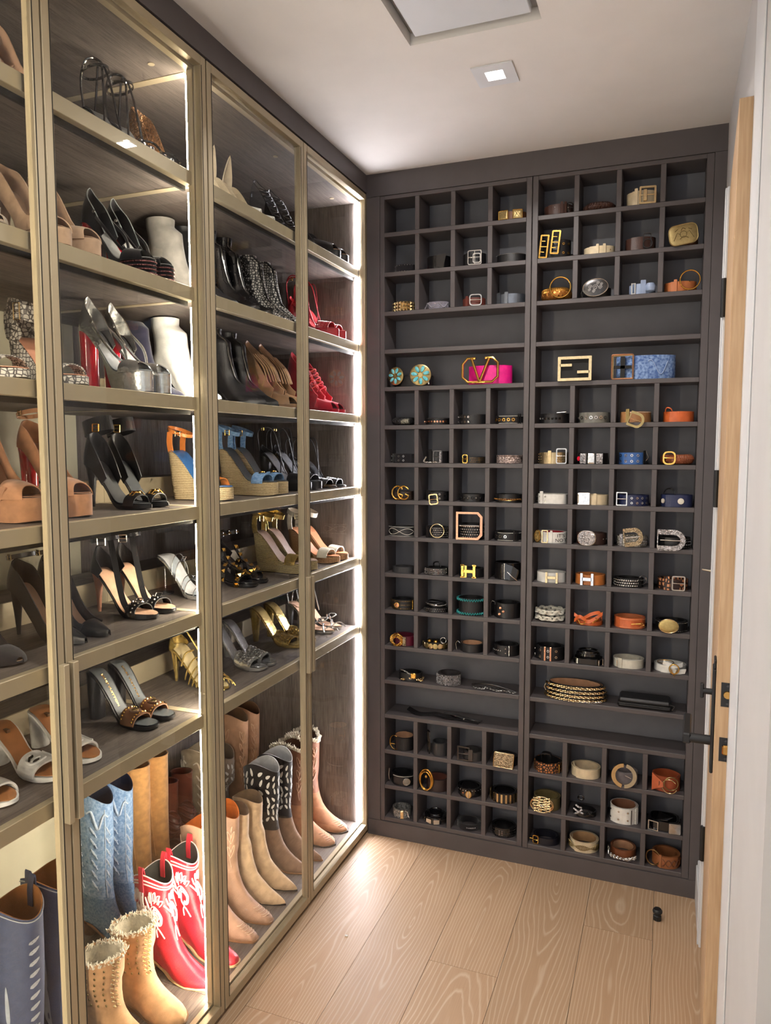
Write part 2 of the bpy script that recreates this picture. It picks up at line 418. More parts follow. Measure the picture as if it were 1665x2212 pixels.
G().box(-.160, .160, -.162, .162, .028, .040).obj('backing', plain((150, 146, 142), .8), ap, 0)
# recessed square lamps, one real and two added out of view
LAMP_E = emit_mat('lamp_diffuser_light', (255, 250, 244), 22.0)
for i, (x, y) in enumerate(LAMPS):
    lp = root('recessed_downlight', ['square white recessed downlight in the ceiling in front of the belt wall',
              'added unseen square downlight in the ceiling ahead of the viewer, for fill light',
              'added unseen square downlight in the ceiling behind the viewer, for fill light'][i], 'light', (x, y, H), group='recessed ceiling downlights')
    o4 = [(-.055, -.055), (.055, -.055), (.055, .055), (-.055, .055)]; i4 = [(-.024, -.024), (.024, -.024), (.024, .024), (-.024, .024)]
    G().frame(o4, i4, .004, (0, 0, -.0023), (1, 0, 0), (0, 1, 0), (0, 0, 1)).obj('flange', TRIMP, lp, 0)
    q = G()
    for k in range(4):
        a, b = i4[k], i4[(k+1) % 4]
        q.sheet([[(a[0], a[1], -.002), (a[0]*.98, a[1]*.98, .03)], [(b[0], b[1], -.002), (b[0]*.98, b[1]*.98, .03)]], .002)
    q.obj('baffle', TRIMP, lp, 0)
    G().box(-.0235, .0235, -.0235, .0235, .012, .016).obj('diffuser', LAMP_E, lp, 0)
    sd = bpy.data.lights.new('downlight_beam', 'AREA'); sd.energy = SPOT_W; sd.shape = 'SQUARE'; sd.size = .044; sd.spread = math.radians(150)
    sd.color = (1, .95, .90)
    so = bpy.data.objects.new('downlight_beam', sd); col.objects.link(so); so.parent = lp; so.location = (0, 0, -.008)

# right wall with the doorway
XW = 1.2257
dy0, dy1, dz1 = -.858, -.262, 2.262
wr = empty_struct('wall_right')
boxobj('wall_segment', (XW, XW + .12, dy1, .15, 0, H), WALLP, wr)
boxobj('wall_segment', (XW, XW + .12, dy0, dy1, dz1, H), WALLP, wr)
boxobj('wall_segment', (XW, XW + .12, -1.46, dy0, 0, H), WALLP, wr)
boxobj('wall_segment', (XW + .075, XW + .12, -3.3, -1.46, 0, H), mat('side_wall_paint', (206, 198, 188), .8, var=.02), wr)
boxobj('wall_segment', (XW + .14, XW + .16, -1.2, .1, 0, H), WALLP, wr)
tr = empty_struct('trim_1')
boxobj('casing_hinge_side', (XW - .012, XW, dy1 - .002, dy1 + .07, 0, dz1 + .0), TRIMP, tr, bev=.002)
boxobj('casing_bead', (XW - .016, XW - .012, dy1 + .012, dy1 + .03, 0, dz1), TRIMP, tr, bev=.001)
boxobj('casing_latch_side', (XW - .004, XW, -1.02, dy0 + .0, 0, H), TRIMP, tr, bev=.0015)
boxobj('jamb', (XW, XW + .12, dy0 - .001, dy0 + .008, 0, dz1), TRIMP, tr)
bb = tag(G().box(XW - .014, XW, dy1 + .07, -.004, 0, .125, bev=.003).box(XW - .009, XW, dy1 + .07, -.004, .125, .142, bev=.003).obj('baseboard_right', TRIMP, None, 0), kind='structure')
boxobj('wall_back', (-.62, 1.40, .142, .16, 0, H), WALLP, None, kind='structure')
boxobj('wall_left', (-.67, -.625, -3.3, .15, 0, H), WALLP, None, kind='structure')

# the oak door, a little ajar
dr = empty_struct('door_1')
ang = -2.35
dr.location = (XW - .006, dy1 - .004, 0); dr.rotation_euler = (0, 0, math.radians(ang))
DW = .598
boxobj('leaf', (0, .040, -DW, 0, .008, 2.247), OAKD, dr, bev=.0015)
KB = plain((24, 24, 26), .45); KBR = metal((196, 150, 84), .3)
for z in (1.955, 1.412, .335):
    h = G(); h.lathe([(.0001, -.054), (.007, -.054), (.0075, -.05), (.0075, .05), (.007, .054), (.0001, .054)], 12, (-.006, .002, z))
    h.box(-.004, .012, -.001, .006, z - .052, z + .052); h.obj('hinge', KB, dr)
G().box(-.007, 0, -DW + .028, -DW + .085, .795, 1.035, bev=.002).box(-.005, 0, -DW + .034, -DW + .078, 1.035, 1.056, bev=.002).obj('lock_escutcheon', KB, dr)
lv = G(); lv.lathe([(.0001, 0), (.011, 0), (.011, .05), (.0001, .05)], 14, (-.055, -DW + .056, .862), 'x')
lv.box(-.066, -.048, -DW + .045, -DW + .19, .850, .874, bev=.003); lv.obj('lever_handle', KB, dr)
tt = G(); tt.lathe([(.0001, 0), (.007, 0), (.007, .022), (.0001, .022)], 12, (-.026, -DW + .056, .976), 'x')
tt.box(-.032, -.024, -DW + .050, -DW + .062, .960, .994, bev=.002); tt.obj('thumb_turn', KB, dr)
for z, bolt in ((.990, 0), (.866, 1)):
    fp = G().box(.010, .036, -DW - .0012, -DW + .001, z - .027, z + .027).obj('latch_plate', KB, dr, 0)
    if bolt: G().box(.016, .030, -DW - .008, -DW, z - .011, z + .011, bev=.003).obj('latch_bolt', KBR, fp)
    else: G().lathe([(.0001, 0), (.009, 0), (.008, .004), (.0001, .004)], 10, (.023, -DW - .001, z), 'y').obj('deadbolt', KBR, fp)
    for s in (-1, 1): G().lathe([(.0001, 0), (.0028, 0), (.0026, .0008), (.0001, .0008)], 10, (.023, -DW - .0012, z + s*.020), 'y').obj('screw', GUN, fp)
# toggle on the wall beside the door
sw = root('toggle_switch', 'small metal toggle switch on a white plate between belt wall and door', 'switch', (XW - .0004, -.105, 1.146))
G().box(-.005, 0, -.020, .020, -.055, .055, bev=.002).obj('plate', TRIMP, sw)
tg = G(); tg.tube([(-.004, 0, 0), (-.012, 0, .0), (-.034, 0, .003)], [.005, .0035, .0026], 10); tg.obj('lever', metal((200, 190, 170), .35), sw)
# door stop and lint on the floor
ds = root('door_stop', 'small black rubber door stop standing on the oak floor', 'door stop', (1.094, -.165, .0004))
G().lathe([(.0001, 0), (.0125, 0), (.0125, .014), (.010, .017), (.010, .022), (.014, .024), (.014, .033), (.011, .037), (.0001, .037)], 20).obj('body', plain((20, 20, 21), .5), ds)
G().lathe([(.0142, .0245), (.0150, .027), (.0150, .031), (.0142, .0325)], 20).obj('rubber_ring', plain((30, 30, 32), .7), ds)
g = G()
for k in range(5):
    a = k * 1.2; g.tube([(math.cos(a)*.004, math.sin(a)*.003, .0015), (0, 0, .003), (-math.sin(a)*.005, math.cos(a)*.004, .0015)], .0016, 5)
tag(g.obj('paper_scrap', plain((245, 243, 240), .9)), 'tiny crumpled white paper scrap on the oak floor', 'scrap').location = (.182, -.601, 0)

# ================================================================ GLASS-FRONTED SHOE CABINETS
BRZ = mat('champagne_bronze', (178, 164, 136), .40, metal=.3, var=.015, nscale=30, bump=.04, bscale=200, stretch=(1, 1, .1))
DWOOD = wood_mat('taupe_wood_vertical', (74, 66, 60), (112, 102, 94), 'Z', 30, .6)
DWOODY = wood_mat('taupe_wood_long', (74, 66, 60), (112, 102, 94), 'Y', 30, .6)
CREAM = mat('cream_back', (196, 190, 164), .6, var=.04, nscale=10)
GLASS = glass_mat('door_glass', (.97, .975, .965, 1), 1.5)
LEDM_A = emit_mat('led_warm', (255, 238, 210), LED_A)
LEDM_B = emit_mat('led_white', (250, 246, 255), LED_B)
LEDM_P = emit_mat('led_warm_post', (255, 240, 212), LED_A * .5)
LEDM_Q = emit_mat('led_white_post', (255, 246, 236), LED_B * .4)
GASK_SHADE = plain((28, 26, 22), .7)
SHZ = [2.198, 1.922, 1.655, 1.382, 1.109, .840]
XB = -.60
RX = -.345
BOT = .040
def cabinet(label, ya, yb, led, ledp, back, pl, pr, postl, postr):
    c = root('shoe_cabinet', label, 'cabinet', (0, 0, 0), group='glass-fronted shoe cabinets')
    y0, y1 = ya + pl, yb - pr
    for a, b, inner, sg, post in ((ya, y0, y0, 1, postl), (y1, yb, y1, -1, postr)):
        if post:
            p = boxobj('post', (-.030, -.0145, a, b, .012, 2.468), BRZ, c)
        else:
            p = boxobj('side_panel', (XB, -.018, a, b, .012, 2.468), DWOOD, c)
            boxobj('panel_edge', (-.018, -.0145, a, b, .012, 2.468), BRZ, p)
        lo = BOT
        for zt in [*reversed(SHZ), 2.4360 + .034]:
            e0, e1 = sorted((inner, inner + sg * .004))
            if post: boxobj('led_strip', (-.0385, -.0302, a + .006, b - .006, lo + .002, zt - .044), ledp, p)
            else: boxobj('led_strip', (-.0335, -.0150, e0, e1, lo + .002, zt - .036), led, p)
            lo = zt
    if postl: y0 = ya
    if postr: y1 = yb
    boxobj('back_panel', (XB - .018, XB - .0004, ya if not postl else -.8385, yb if not postr else -.8395, .012, 2.468), back, c)
    tp = boxobj('top_panel', (XB, -.031, y0, y1, 2.436, 2.468), DWOODY, c)
    if postr: boxobj('seam_strip', (XB, -.042, y1 - .022, y1, 2.4345, 2.436), BRZ, tp)
    boxobj('panel_edge', (-.031, -.0145, ya + pl, yb - pr, 2.436, 2.468), BRZ, tp)
    for y in np.linspace(y0 + .1, y1 - .08, 3):
        G().lathe([(.0001, 0), (.008, 0), (.008, .0015), (.0001, .0015)], 12, (-.09, y, 2.4345)).obj('cover_cap', BRZ, tp)
    bt = boxobj('bottom_panel', (XB, -.031, y0, y1, .012, BOT), DWOODY, c)
    boxobj('panel_edge', (-.030, -.0145, ya + pl, yb - pr, BOT, BOT + .006), BRZ, bt)
    for zt in SHZ:
        s = boxobj('shelf', (XB, -.040, y0, y1, zt - .026, zt), DWOODY, c)
        boxobj('shelf_edge', (-.040, -.0215, ya + pl, yb - pr, zt - .031, zt + .0015), BRZ, s, bev=.001)
        if postr: boxobj('seam_strip', (XB, -.042, y1 - .022, y1, zt, zt + .0012), BRZ, s); boxobj('seam_strip', (XB, -.042, y1 - .022, y1, zt - .0272, zt - .026), BRZ, s)
        boxobj('shaded_lip', (-.048, -.0405, ya + pl, yb - pr, zt - .042, zt - .026), GASK_SHADE, s)  # set-back underside lip, coloured dark for the shadow below the shelf edge
        boxobj('heel_riser', (RX - .006, RX, y0, y1, zt, zt + .062), BRZ, s)
        boxobj('riser_tread', (RX - .15, RX - .006, y0, y1, zt + .052, zt + .060), DWOODY, s)
    ym = (ya + yb) / 2
    for k, (a, b) in enumerate(((ya, ym), (ym, yb))):
        a += .002; b -= .002
        d = G()
        fw = .021
        d.box(-.0135, .008, a, a + fw, .014, 2.466, bev=.0012); d.box(-.0135, .008, b - fw, b, .014, 2.466, bev=.0012)
        d.box(-.0135, .008, a + fw, b - fw, 2.444, 2.466, bev=.0012); d.box(-.0135, .008, a + fw, b - fw, .014, .040, bev=.0012)
        dd = d.obj('door', BRZ, c, 0)
        boxobj('glass_pane', (-.004, 0.0, a + fw, b - fw, .040, 2.444), GLASS, dd)
        gs = G()
        for q in (a + fw - .004, b - fw + .002): gs.box(.0078, .0086, q, q + .002, .04, 2.444)
        gs.obj('gasket', GASK_SHADE, dd, 0)
        hy = (b - .017, b - .003) if k == 0 else (a + .003, a + .017)
        G().box(.008, .023, hy[0], hy[1], .803, 1.118, bev=.001).obj('handle', BRZ, dd, 0)
    return c
cabinet('near shoe cabinet with warm lit shelves and bronze-framed glass doors', -2.036, -1.0145, LEDM_A, LEDM_P, CREAM, .026, .0265, False, True)
cabinet('far shoe cabinet with white lit shelves, beside the belt wall', -1.0135, .009, LEDM_B, LEDM_Q, DWOOD, .026, .021, True, False)
tb = tag(G().box(-.62, .010, -3.3, .010, 2.470, H).obj('trim_2', ESPRESSO, None, 0), kind='structure')
tag(G().box(-.58, -.012, -3.3, .010, 0, .011).obj('trim_3', VOID, None, 0), kind='structure')

# ================================================================ BELT WALL
ZS = [2.4381, 2.3201, 2.1771, 2.0348, 1.8959, 1.7579, 1.6154, 1.4743, 1.3342, 1.1953, 1.0543, .9115, .7712, .6346, .4977, .3544, .2121, .0801]
CD = .125
UX = [(.0797, .6018), (.6417, 1.1670)]
TS, TD = .0155, .0165
OPEN = (4, 5, 13, 14)
ve = empty_struct('trim_4')
boxobj('valance', (.010, XW, -.004, .14, ZS[0] + .0145, H), ESPRESSO, ve)
boxobj('plinth', (.010, XW, -.004, .14, 0, .0635), ESPRESSO, ve)
boxobj('filler', (.010, .0615, -.002, .14, .064, ZS[0] + .014), ESPRESSO, ve)
boxobj('filler', (1.1900, XW, -.002, .14, .064, ZS[0] + .014), ESPRESSO, ve)
CUBBY_BACK = mat('espresso_inside', (104, 104, 110), .55, var=.05, nscale=14)  # bluish grey finish of the cubby backs
for u, (x0, x1) in enumerate(UX):
    cu = root('belt_cubby', ['left half of the dark cubbyhole wall, holding belts beside the shoe cabinets',
                             'right half of the dark cubbyhole wall, holding belts beside the oak door'][u], 'cubby unit', (0, 0, 0), group='belt cubby units')
    l0 = .0620 if u == 0 else .6228; r1 = .6204 if u == 0 else 1.1895
    boxobj('side', (l0, x0, 0, .13, .064, ZS[0] + .014), ESPRESSO, cu, bev=.0012)
    boxobj('side', (x1, r1, 0, .13, .064, ZS[0] + .014), ESPRESSO, cu, bev=.0012)
    boxobj('back', (x0, x1, CD, .132, .064, ZS[0] + .014), CUBBY_BACK, cu)
    boxobj('top', (x0, x1, .0, CD, ZS[0], ZS[0] + .014), ESPRESSO, cu, bev=.0012)
    cw = (x1 - x0 - 3 * TD) / 4
    for r in range(1, 18):
        boxobj('shelf', (x0, x1, .0005, CD, ZS[r] - (TS if r < 17 else .016), ZS[r]), ESPRESSO, cu, bev=.0012)
        if r not in OPEN:
            for k in range(3):
                xa = x0 + cw * (k + 1) + TD * k
                boxobj('divider', (xa, xa + TD, .001, CD, ZS[r], ZS[r-1] - (TS if r > 1 else 0)), ESPRESSO, cu, bev=.0012)
# ================================================================ SHOES: builders
def sm(t):
    t = np.clip(t, 0, 1); return t * t * (3 - 2 * t)
def text_geo(txt, size, depth=.0004):
    cu = bpy.data.curves.new('lettering', 'FONT'); cu.body = txt; cu.size = size; cu.extrude = depth; cu.align_x = 'CENTER'; cu.align_y = 'CENTER'
    cu.resolution_u = 2
    o = bpy.data.objects.new('lettering', cu); col.objects.link(o)
    me = bpy.data.meshes.new_from_object(o.evaluated_get(bpy.context.evaluated_depsgraph_get()))
    V = np.array([v.co[:] for v in me.vertices]).reshape(-1, 3); F = [tuple(p.vertices) for p in me.polygons]
    bpy.data.objects.remove(o); bpy.data.curves.remove(cu); bpy.data.meshes.remove(me)
    return V, F
CUR = [1.0, 1.0]      # width factors of the pair being built
class Shoe:
    """one shoe; x runs heel to toe, z up, sole on z = 0"""
    def __init__(s, R, sg, L=.205, h=.10, p=.0, toe='round', W=1.0):
        s.R, s.sg, s.L, s.h, s.p, s.toe, s.W = R, sg, L, h, p, toe, W * CUR[0]
    def zf(s, t):
        t = np.asarray(t, float)
        return s.p + .0075 + s.h * (1 - (1 - np.cos(PI * np.clip((t - .08) / .56, 0, 1))) / 2)
    def hw(s, t):
        t = np.asarray(t, float)
        b = np.interp(t, [0, .12, .25, .42, .58, .70, .80, 1.0], [.026, .030, .029, .025, .032, .037, .036, .033]) * s.W
        e = np.where(t < .12, np.sqrt(np.clip(1 - (1 - t / .12) ** 2, 0, 1)), 1.0)
        if s.toe == 'round': q = np.clip((t - .76) / .24, 0, 1); e2 = np.sqrt(np.clip(1 - q ** 2, 0, 1))
        elif s.toe == 'almond': q = np.clip((t - .70) / .30, 0, 1); e2 = np.clip(1 - q ** 1.9, 0, 1) ** .8
        elif s.toe == 'point': q = np.clip((t - .64) / .36, 0, 1); e2 = np.clip(1 - q ** 1.25, 0, 1) * .97 + .03 * np.sqrt(np.clip(1 - q ** 8, 0, 1))
        else: q = np.clip((t - .78) / .22, 0, 1); e2 = np.clip(1 - q ** 5, 0, 1) ** .5
        return b * e * e2
    def cl(s, t): return -s.sg * (.006 * np.asarray(t, float) ** 2 - .002)
    def st(s, n=30): return (1 - np.cos(np.linspace(0, PI, n))) / 2
    def put(s, g, name, m, parent=None, smooth=40, kind=None, label=None):
        o = g.obj(name, m, parent or s.R, smooth)
        if kind: o['kind'] = kind
        if label: o['label'] = label
        return o
    def sole(s, m, wedge=False, name='sole', waist=.006, m2=None, inset=0.0):
        t = s.st(); zt = s.zf(t) - .0005
        th = waist + (s.p + .0075 - waist) * sm((t - .36) / .2)
        zb = np.maximum(0, zt - th) if not wedge else np.zeros_like(t)
        zb = zb + .004 * np.clip((t - .82) / .18, 0, 1) ** 2
        w = np.maximum(s.hw(t) + .0012, .0006); c = s.cl(t); x = t * s.L
        xb = x.copy(); wb = w * .97
        if wedge: xb = x + .016 * (1 - sm(t / .5)); wb = w * (1 - .10 * (1 - sm(t / .5)))
        R = [np.stack([[x[i], c[i] + w[i], zt[i]], [x[i], c[i] - w[i], zt[i]], [x[i]*.5+xb[i]*.5, c[i] - w[i], zt[i]*.5+zb[i]*.5], [xb[i], c[i] - wb[i], zb[i]],
                       [xb[i], c[i] + wb[i], zb[i]], [x[i]*.5+xb[i]*.5, c[i] + w[i], zt[i]*.5+zb[i]*.5]]) for i in range(len(t))]
        return s.put(G().rings(R), name, m)
    def insole(s, m, t0=.015, t1=.985, inset=.002, lab=None):
        t = np.linspace(t0, t1, 26); w = np.maximum(s.hw(t) - inset, .0005); z = s.zf(t) + .001; c = s.cl(t)
        v = np.linspace(-1, 1, 7)
        P = np.stack([np.repeat(t[:, None] * s.L, 7, 1), c[:, None] + w[:, None] * v, z[:, None] + .002 * (v ** 2) * w[:, None] / .03], 2)
        return s.put(G().sheet(P, .0014), 'insole', m, label=lab)
    def heel(s, kind, m, lab=None):
        g = G(); n = 14; a = np.arange(n) * 2 * PI / n; R = []
        top = s.zf(.08) - .004
        spec = {'stiletto': (.023, .020, .0042, .0042, .45, .085), 'block': (.023, .023, .019, .021, 1.0, .095), 'flare': (.022, .022, .022, .026, 1.2, .085),
                'pillar': (.024, .024, .014, .016, .6, .09), 'kitten': (.021, .020, .006, .006, .5, .10), 'cone': (.024, .023, .010, .010, .8, .09)}[kind]
        for t in np.linspace(0, 1, 12):
            k = 1 - (1 - t) ** (1 / spec[4]) if spec[4] < 1 else t
            k = t ** spec[4]
            rx = spec[0] + (spec[2] - spec[0]) * k; ry = spec[1] + (spec[3] - spec[1]) * k
            xc = spec[5] * s.L + (spec[0] - rx) * -.35 + .004 * t
            p = np.stack([xc + rx * np.cos(a) * np.where(np.cos(a) > 0, .85, 1.0), s.cl(.1) + ry * np.sin(a), np.full(n, top * (1 - t))], 1)
            if t == 0: p[:, 2] = s.zf(np.clip(p[:, 0] / s.L, 0, 1)) - .003
            R.append(p)
        g.rings(R); o = s.put(g, 'heel', m, label=lab)
        tip = G().rings([R[-1] * np.array([1, 1, 0]) + (0, 0, .004), R[-1]]); s.put(tip, 'heel_tip', DBLACK, o)
        return o
    def grid(s, t0, t1, h0, h1, k0=0., k1=0., n=12, m=17, over=.0025, e=.9, drop=.004, hp=1.0):
        T = np.linspace(t0, t1, n); ph = np.linspace(0, PI, m); P = np.zeros((n, m, 3))
        for i, t in enumerate(T):
            f = (i / (n - 1)); w = float(s.hw(t)) + over; hg = (h0 + (h1 - h0) * f ** hp) * .84
            cs = np.cos(ph)
            P[i, :, 1] = s.cl(t) + w * np.sign(cs) * np.abs(cs) ** .85
            P[i, :, 2] = s.zf(t) - drop + (hg + drop) * np.sin(ph) ** e
            P[i, :, 0] = t * s.L + (k0 + (k1 - k0) * f) * np.sin(ph) ** 1.5
        return P
    def band(s, name, m, t0, t1, h0, h1, k0=0., k1=0., th=.0022, **kw):
        return s.put(G().sheet(s.grid(t0, t1, h0, h1, k0, k1, **kw), th), name, m)
    def wallgrid(s, te, hb, hs, he, pw=1.5, lean=.10, n=31, rows=7, drop=.006, back=.006, fw=.024):
        a = np.linspace(-1, 1, n); t = te * np.abs(a) ** 1.7; P = np.zeros((n, rows, 3))
        hh = he + (hs - he) * (1 - np.abs(a)) + (hb - hs) * np.clip(1 - np.abs(a), 0, 1) ** pw
        for j, v in enumerate(np.linspace(0, 1, rows)):
            w = (s.hw(t) + .0022)
            P[:, j, 0] = t * s.L - back * math.sin(v * PI * .75) * (1 - np.abs(a)) + fw * v ** 1.3 * (1 - .4 * np.abs(a)) * min(1, hb / .07)
            P[:, j, 1] = s.cl(t) + np.sign(a) * w * (1 - lean * v ** 2)
            P[:, j, 2] = s.zf(t) - drop + (hh + drop) * v
        return P
    def counter(s, name, m, te=.32, hb=.06, hs=.035, he=.004, th=.0024, **kw):
        return s.put(G().sheet(s.wallgrid(te, hb, hs, he, **kw), th), name, m)
    def ring(s, name, m, xc, zc, rx=.034, ry=.028, w=.009, tilt=.15, th=.002, a0=0, a1=2*PI, n=40, parent=None):
        ry = ry * CUR[0]; a = np.linspace(a0, a1, n); P = np.stack([xc + rx * np.cos(a), s.cl(.2) + ry * np.sin(a), zc + tilt * rx * np.cos(a)], 1)
        g = G().ribbon(P, (-tilt * w, 0, w), th); return s.put(g, name, m, parent)
    def strap(s, name, m, pts, r=.0022, flat=1.0, parent=None, n=28):
        return s.put(G().tube(spline(pts, n), r, 7, flat=flat), name, m, parent)
    def ribbon(s, name, m, pts, wv, th=.002, parent=None, n=24):
        return s.put(G().ribbon(spline(pts, n), wv, th), name, m, parent)
    def buckle(s, at, m, w=.012, hgt=.014, parent=None, nrm=(0, 1, 0), r=.0012, name='buckle'):
        nrm = np.asarray(nrm, float); nrm /= np.linalg.norm(nrm); ux = np.cross((0, 0, 1.0), nrm); ux /= np.linalg.norm(ux); uz = np.cross(nrm, ux)
        q = np.asarray(at, float); c = [q + ux*w/2*a + uz*hgt/2*b for a, b in ((-1, -1), (1, -1), (1, 1), (-1, 1))]
        g = G()
        for i in range(4): g.tube([c[i], c[(i+1) % 4]], r, 6)
        g.tube([(c[0]+c[3])/2, (c[1]+c[2])/2], r*.8, 6)
        return s.put(g, name, m, parent)
    def studs(s, P, m, size=.004, step=2, parent=None, name='studs', rows=None, off=.0013, hgt=.6, skip=1):
        """pyramids on the outer side of a point grid"""
        du = np.gradient(P, axis=0); dv = np.gradient(P, axis=1); nr = np.cross(du, dv); nr /= np.maximum(np.linalg.norm(nr, axis=2, keepdims=True), 1e-9)
        g = G(); n, k = P.shape[:2]
        ctr = P.reshape(-1, 3).mean(0)
        sgn = 1 if ((P - ctr) * nr).sum() > 0 else -1
        for i in range(0, n, step):
            for j in (rows if rows is not None else range(1, k - 1, skip)):
                q = P[i, j] + nr[i, j] * sgn * off; u = dv[i, j] / max(np.linalg.norm(dv[i, j]), 1e-9); w = np.cross(nr[i, j], u)
                b = [q + (u*a + w*c) * size / 2 for a, c in ((-1, -1), (1, -1), (1, 1), (-1, 1))]
                g.add([*b, q + nr[i, j] * sgn * size * hgt], [(0, 1, 2, 3), (0, 1, 4), (1, 2, 4), (2, 3, 4), (3, 0, 4)])
        return s.put(g, name, m, parent, 0, kind='stuff')
    def letters(s, txt, t, size, m, parent=None, rot=False):
        V, F = text_geo(txt, size)
        # lettering runs along the foot
        x = t * s.L + V[:, 0]; y = s.cl(t) + V[:, 1]
        z = s.zf(np.clip(x / s.L, 0, 1)) + .0026 + V[:, 2]
        return s.put(G().add(np.stack([x, y, z], 1), F), 'lettering', m, parent, 0)
def spline(pts, n=28):
    """catmull-rom through points"""
    p = np.asarray(pts, float)
    if len(p) == 2: return p[0] + (p[1] - p[0]) * np.linspace(0, 1, n)[:, None]
    q = np.vstack([2*p[0]-p[1], p, 2*p[-1]-p[-2]]); out = []; k = len(p) - 1; m = max(2, n // k)
    for i in range(k):
        a, b, c, d = q[i:i+4]
        for t in np.arange(m) / m: out.append(.5*((2*b)+(-a+c)*t+(2*a-5*b+4*c-d)*t*t+(-a+3*b-3*c+d)*t**3))
    out.append(p[-1]); return np.array(out)
def pair(name, desc, cat, fn, toes, z, L, yaw=(0, 0), group=None, sides=None):
    """two shoes of a pair; toes = ((x, y) left in view, (x, y) right in view)"""
    d = abs(toes[0][1] - toes[1][1]) if toes[1] else .12
    CUR[0] = min(.95, d / .096); CUR[1] = min(1.0, d / .112)
    for i, t in enumerate(toes):
        if t is None: continue
        sg = -1 if i == 0 else 1                       # wearer's right foot stands left in view
        a = math.radians(yaw[i] - 6)
        loc = (t[0] - L * math.cos(a), t[1] - L * math.sin(a), z)
        lab = desc if sides == 'one' else (('left-hand ', 'right-hand ')[i] + desc)
        R = root(name, lab, cat, loc, a, group or ('pair of ' + desc))
        fn(R, sg)

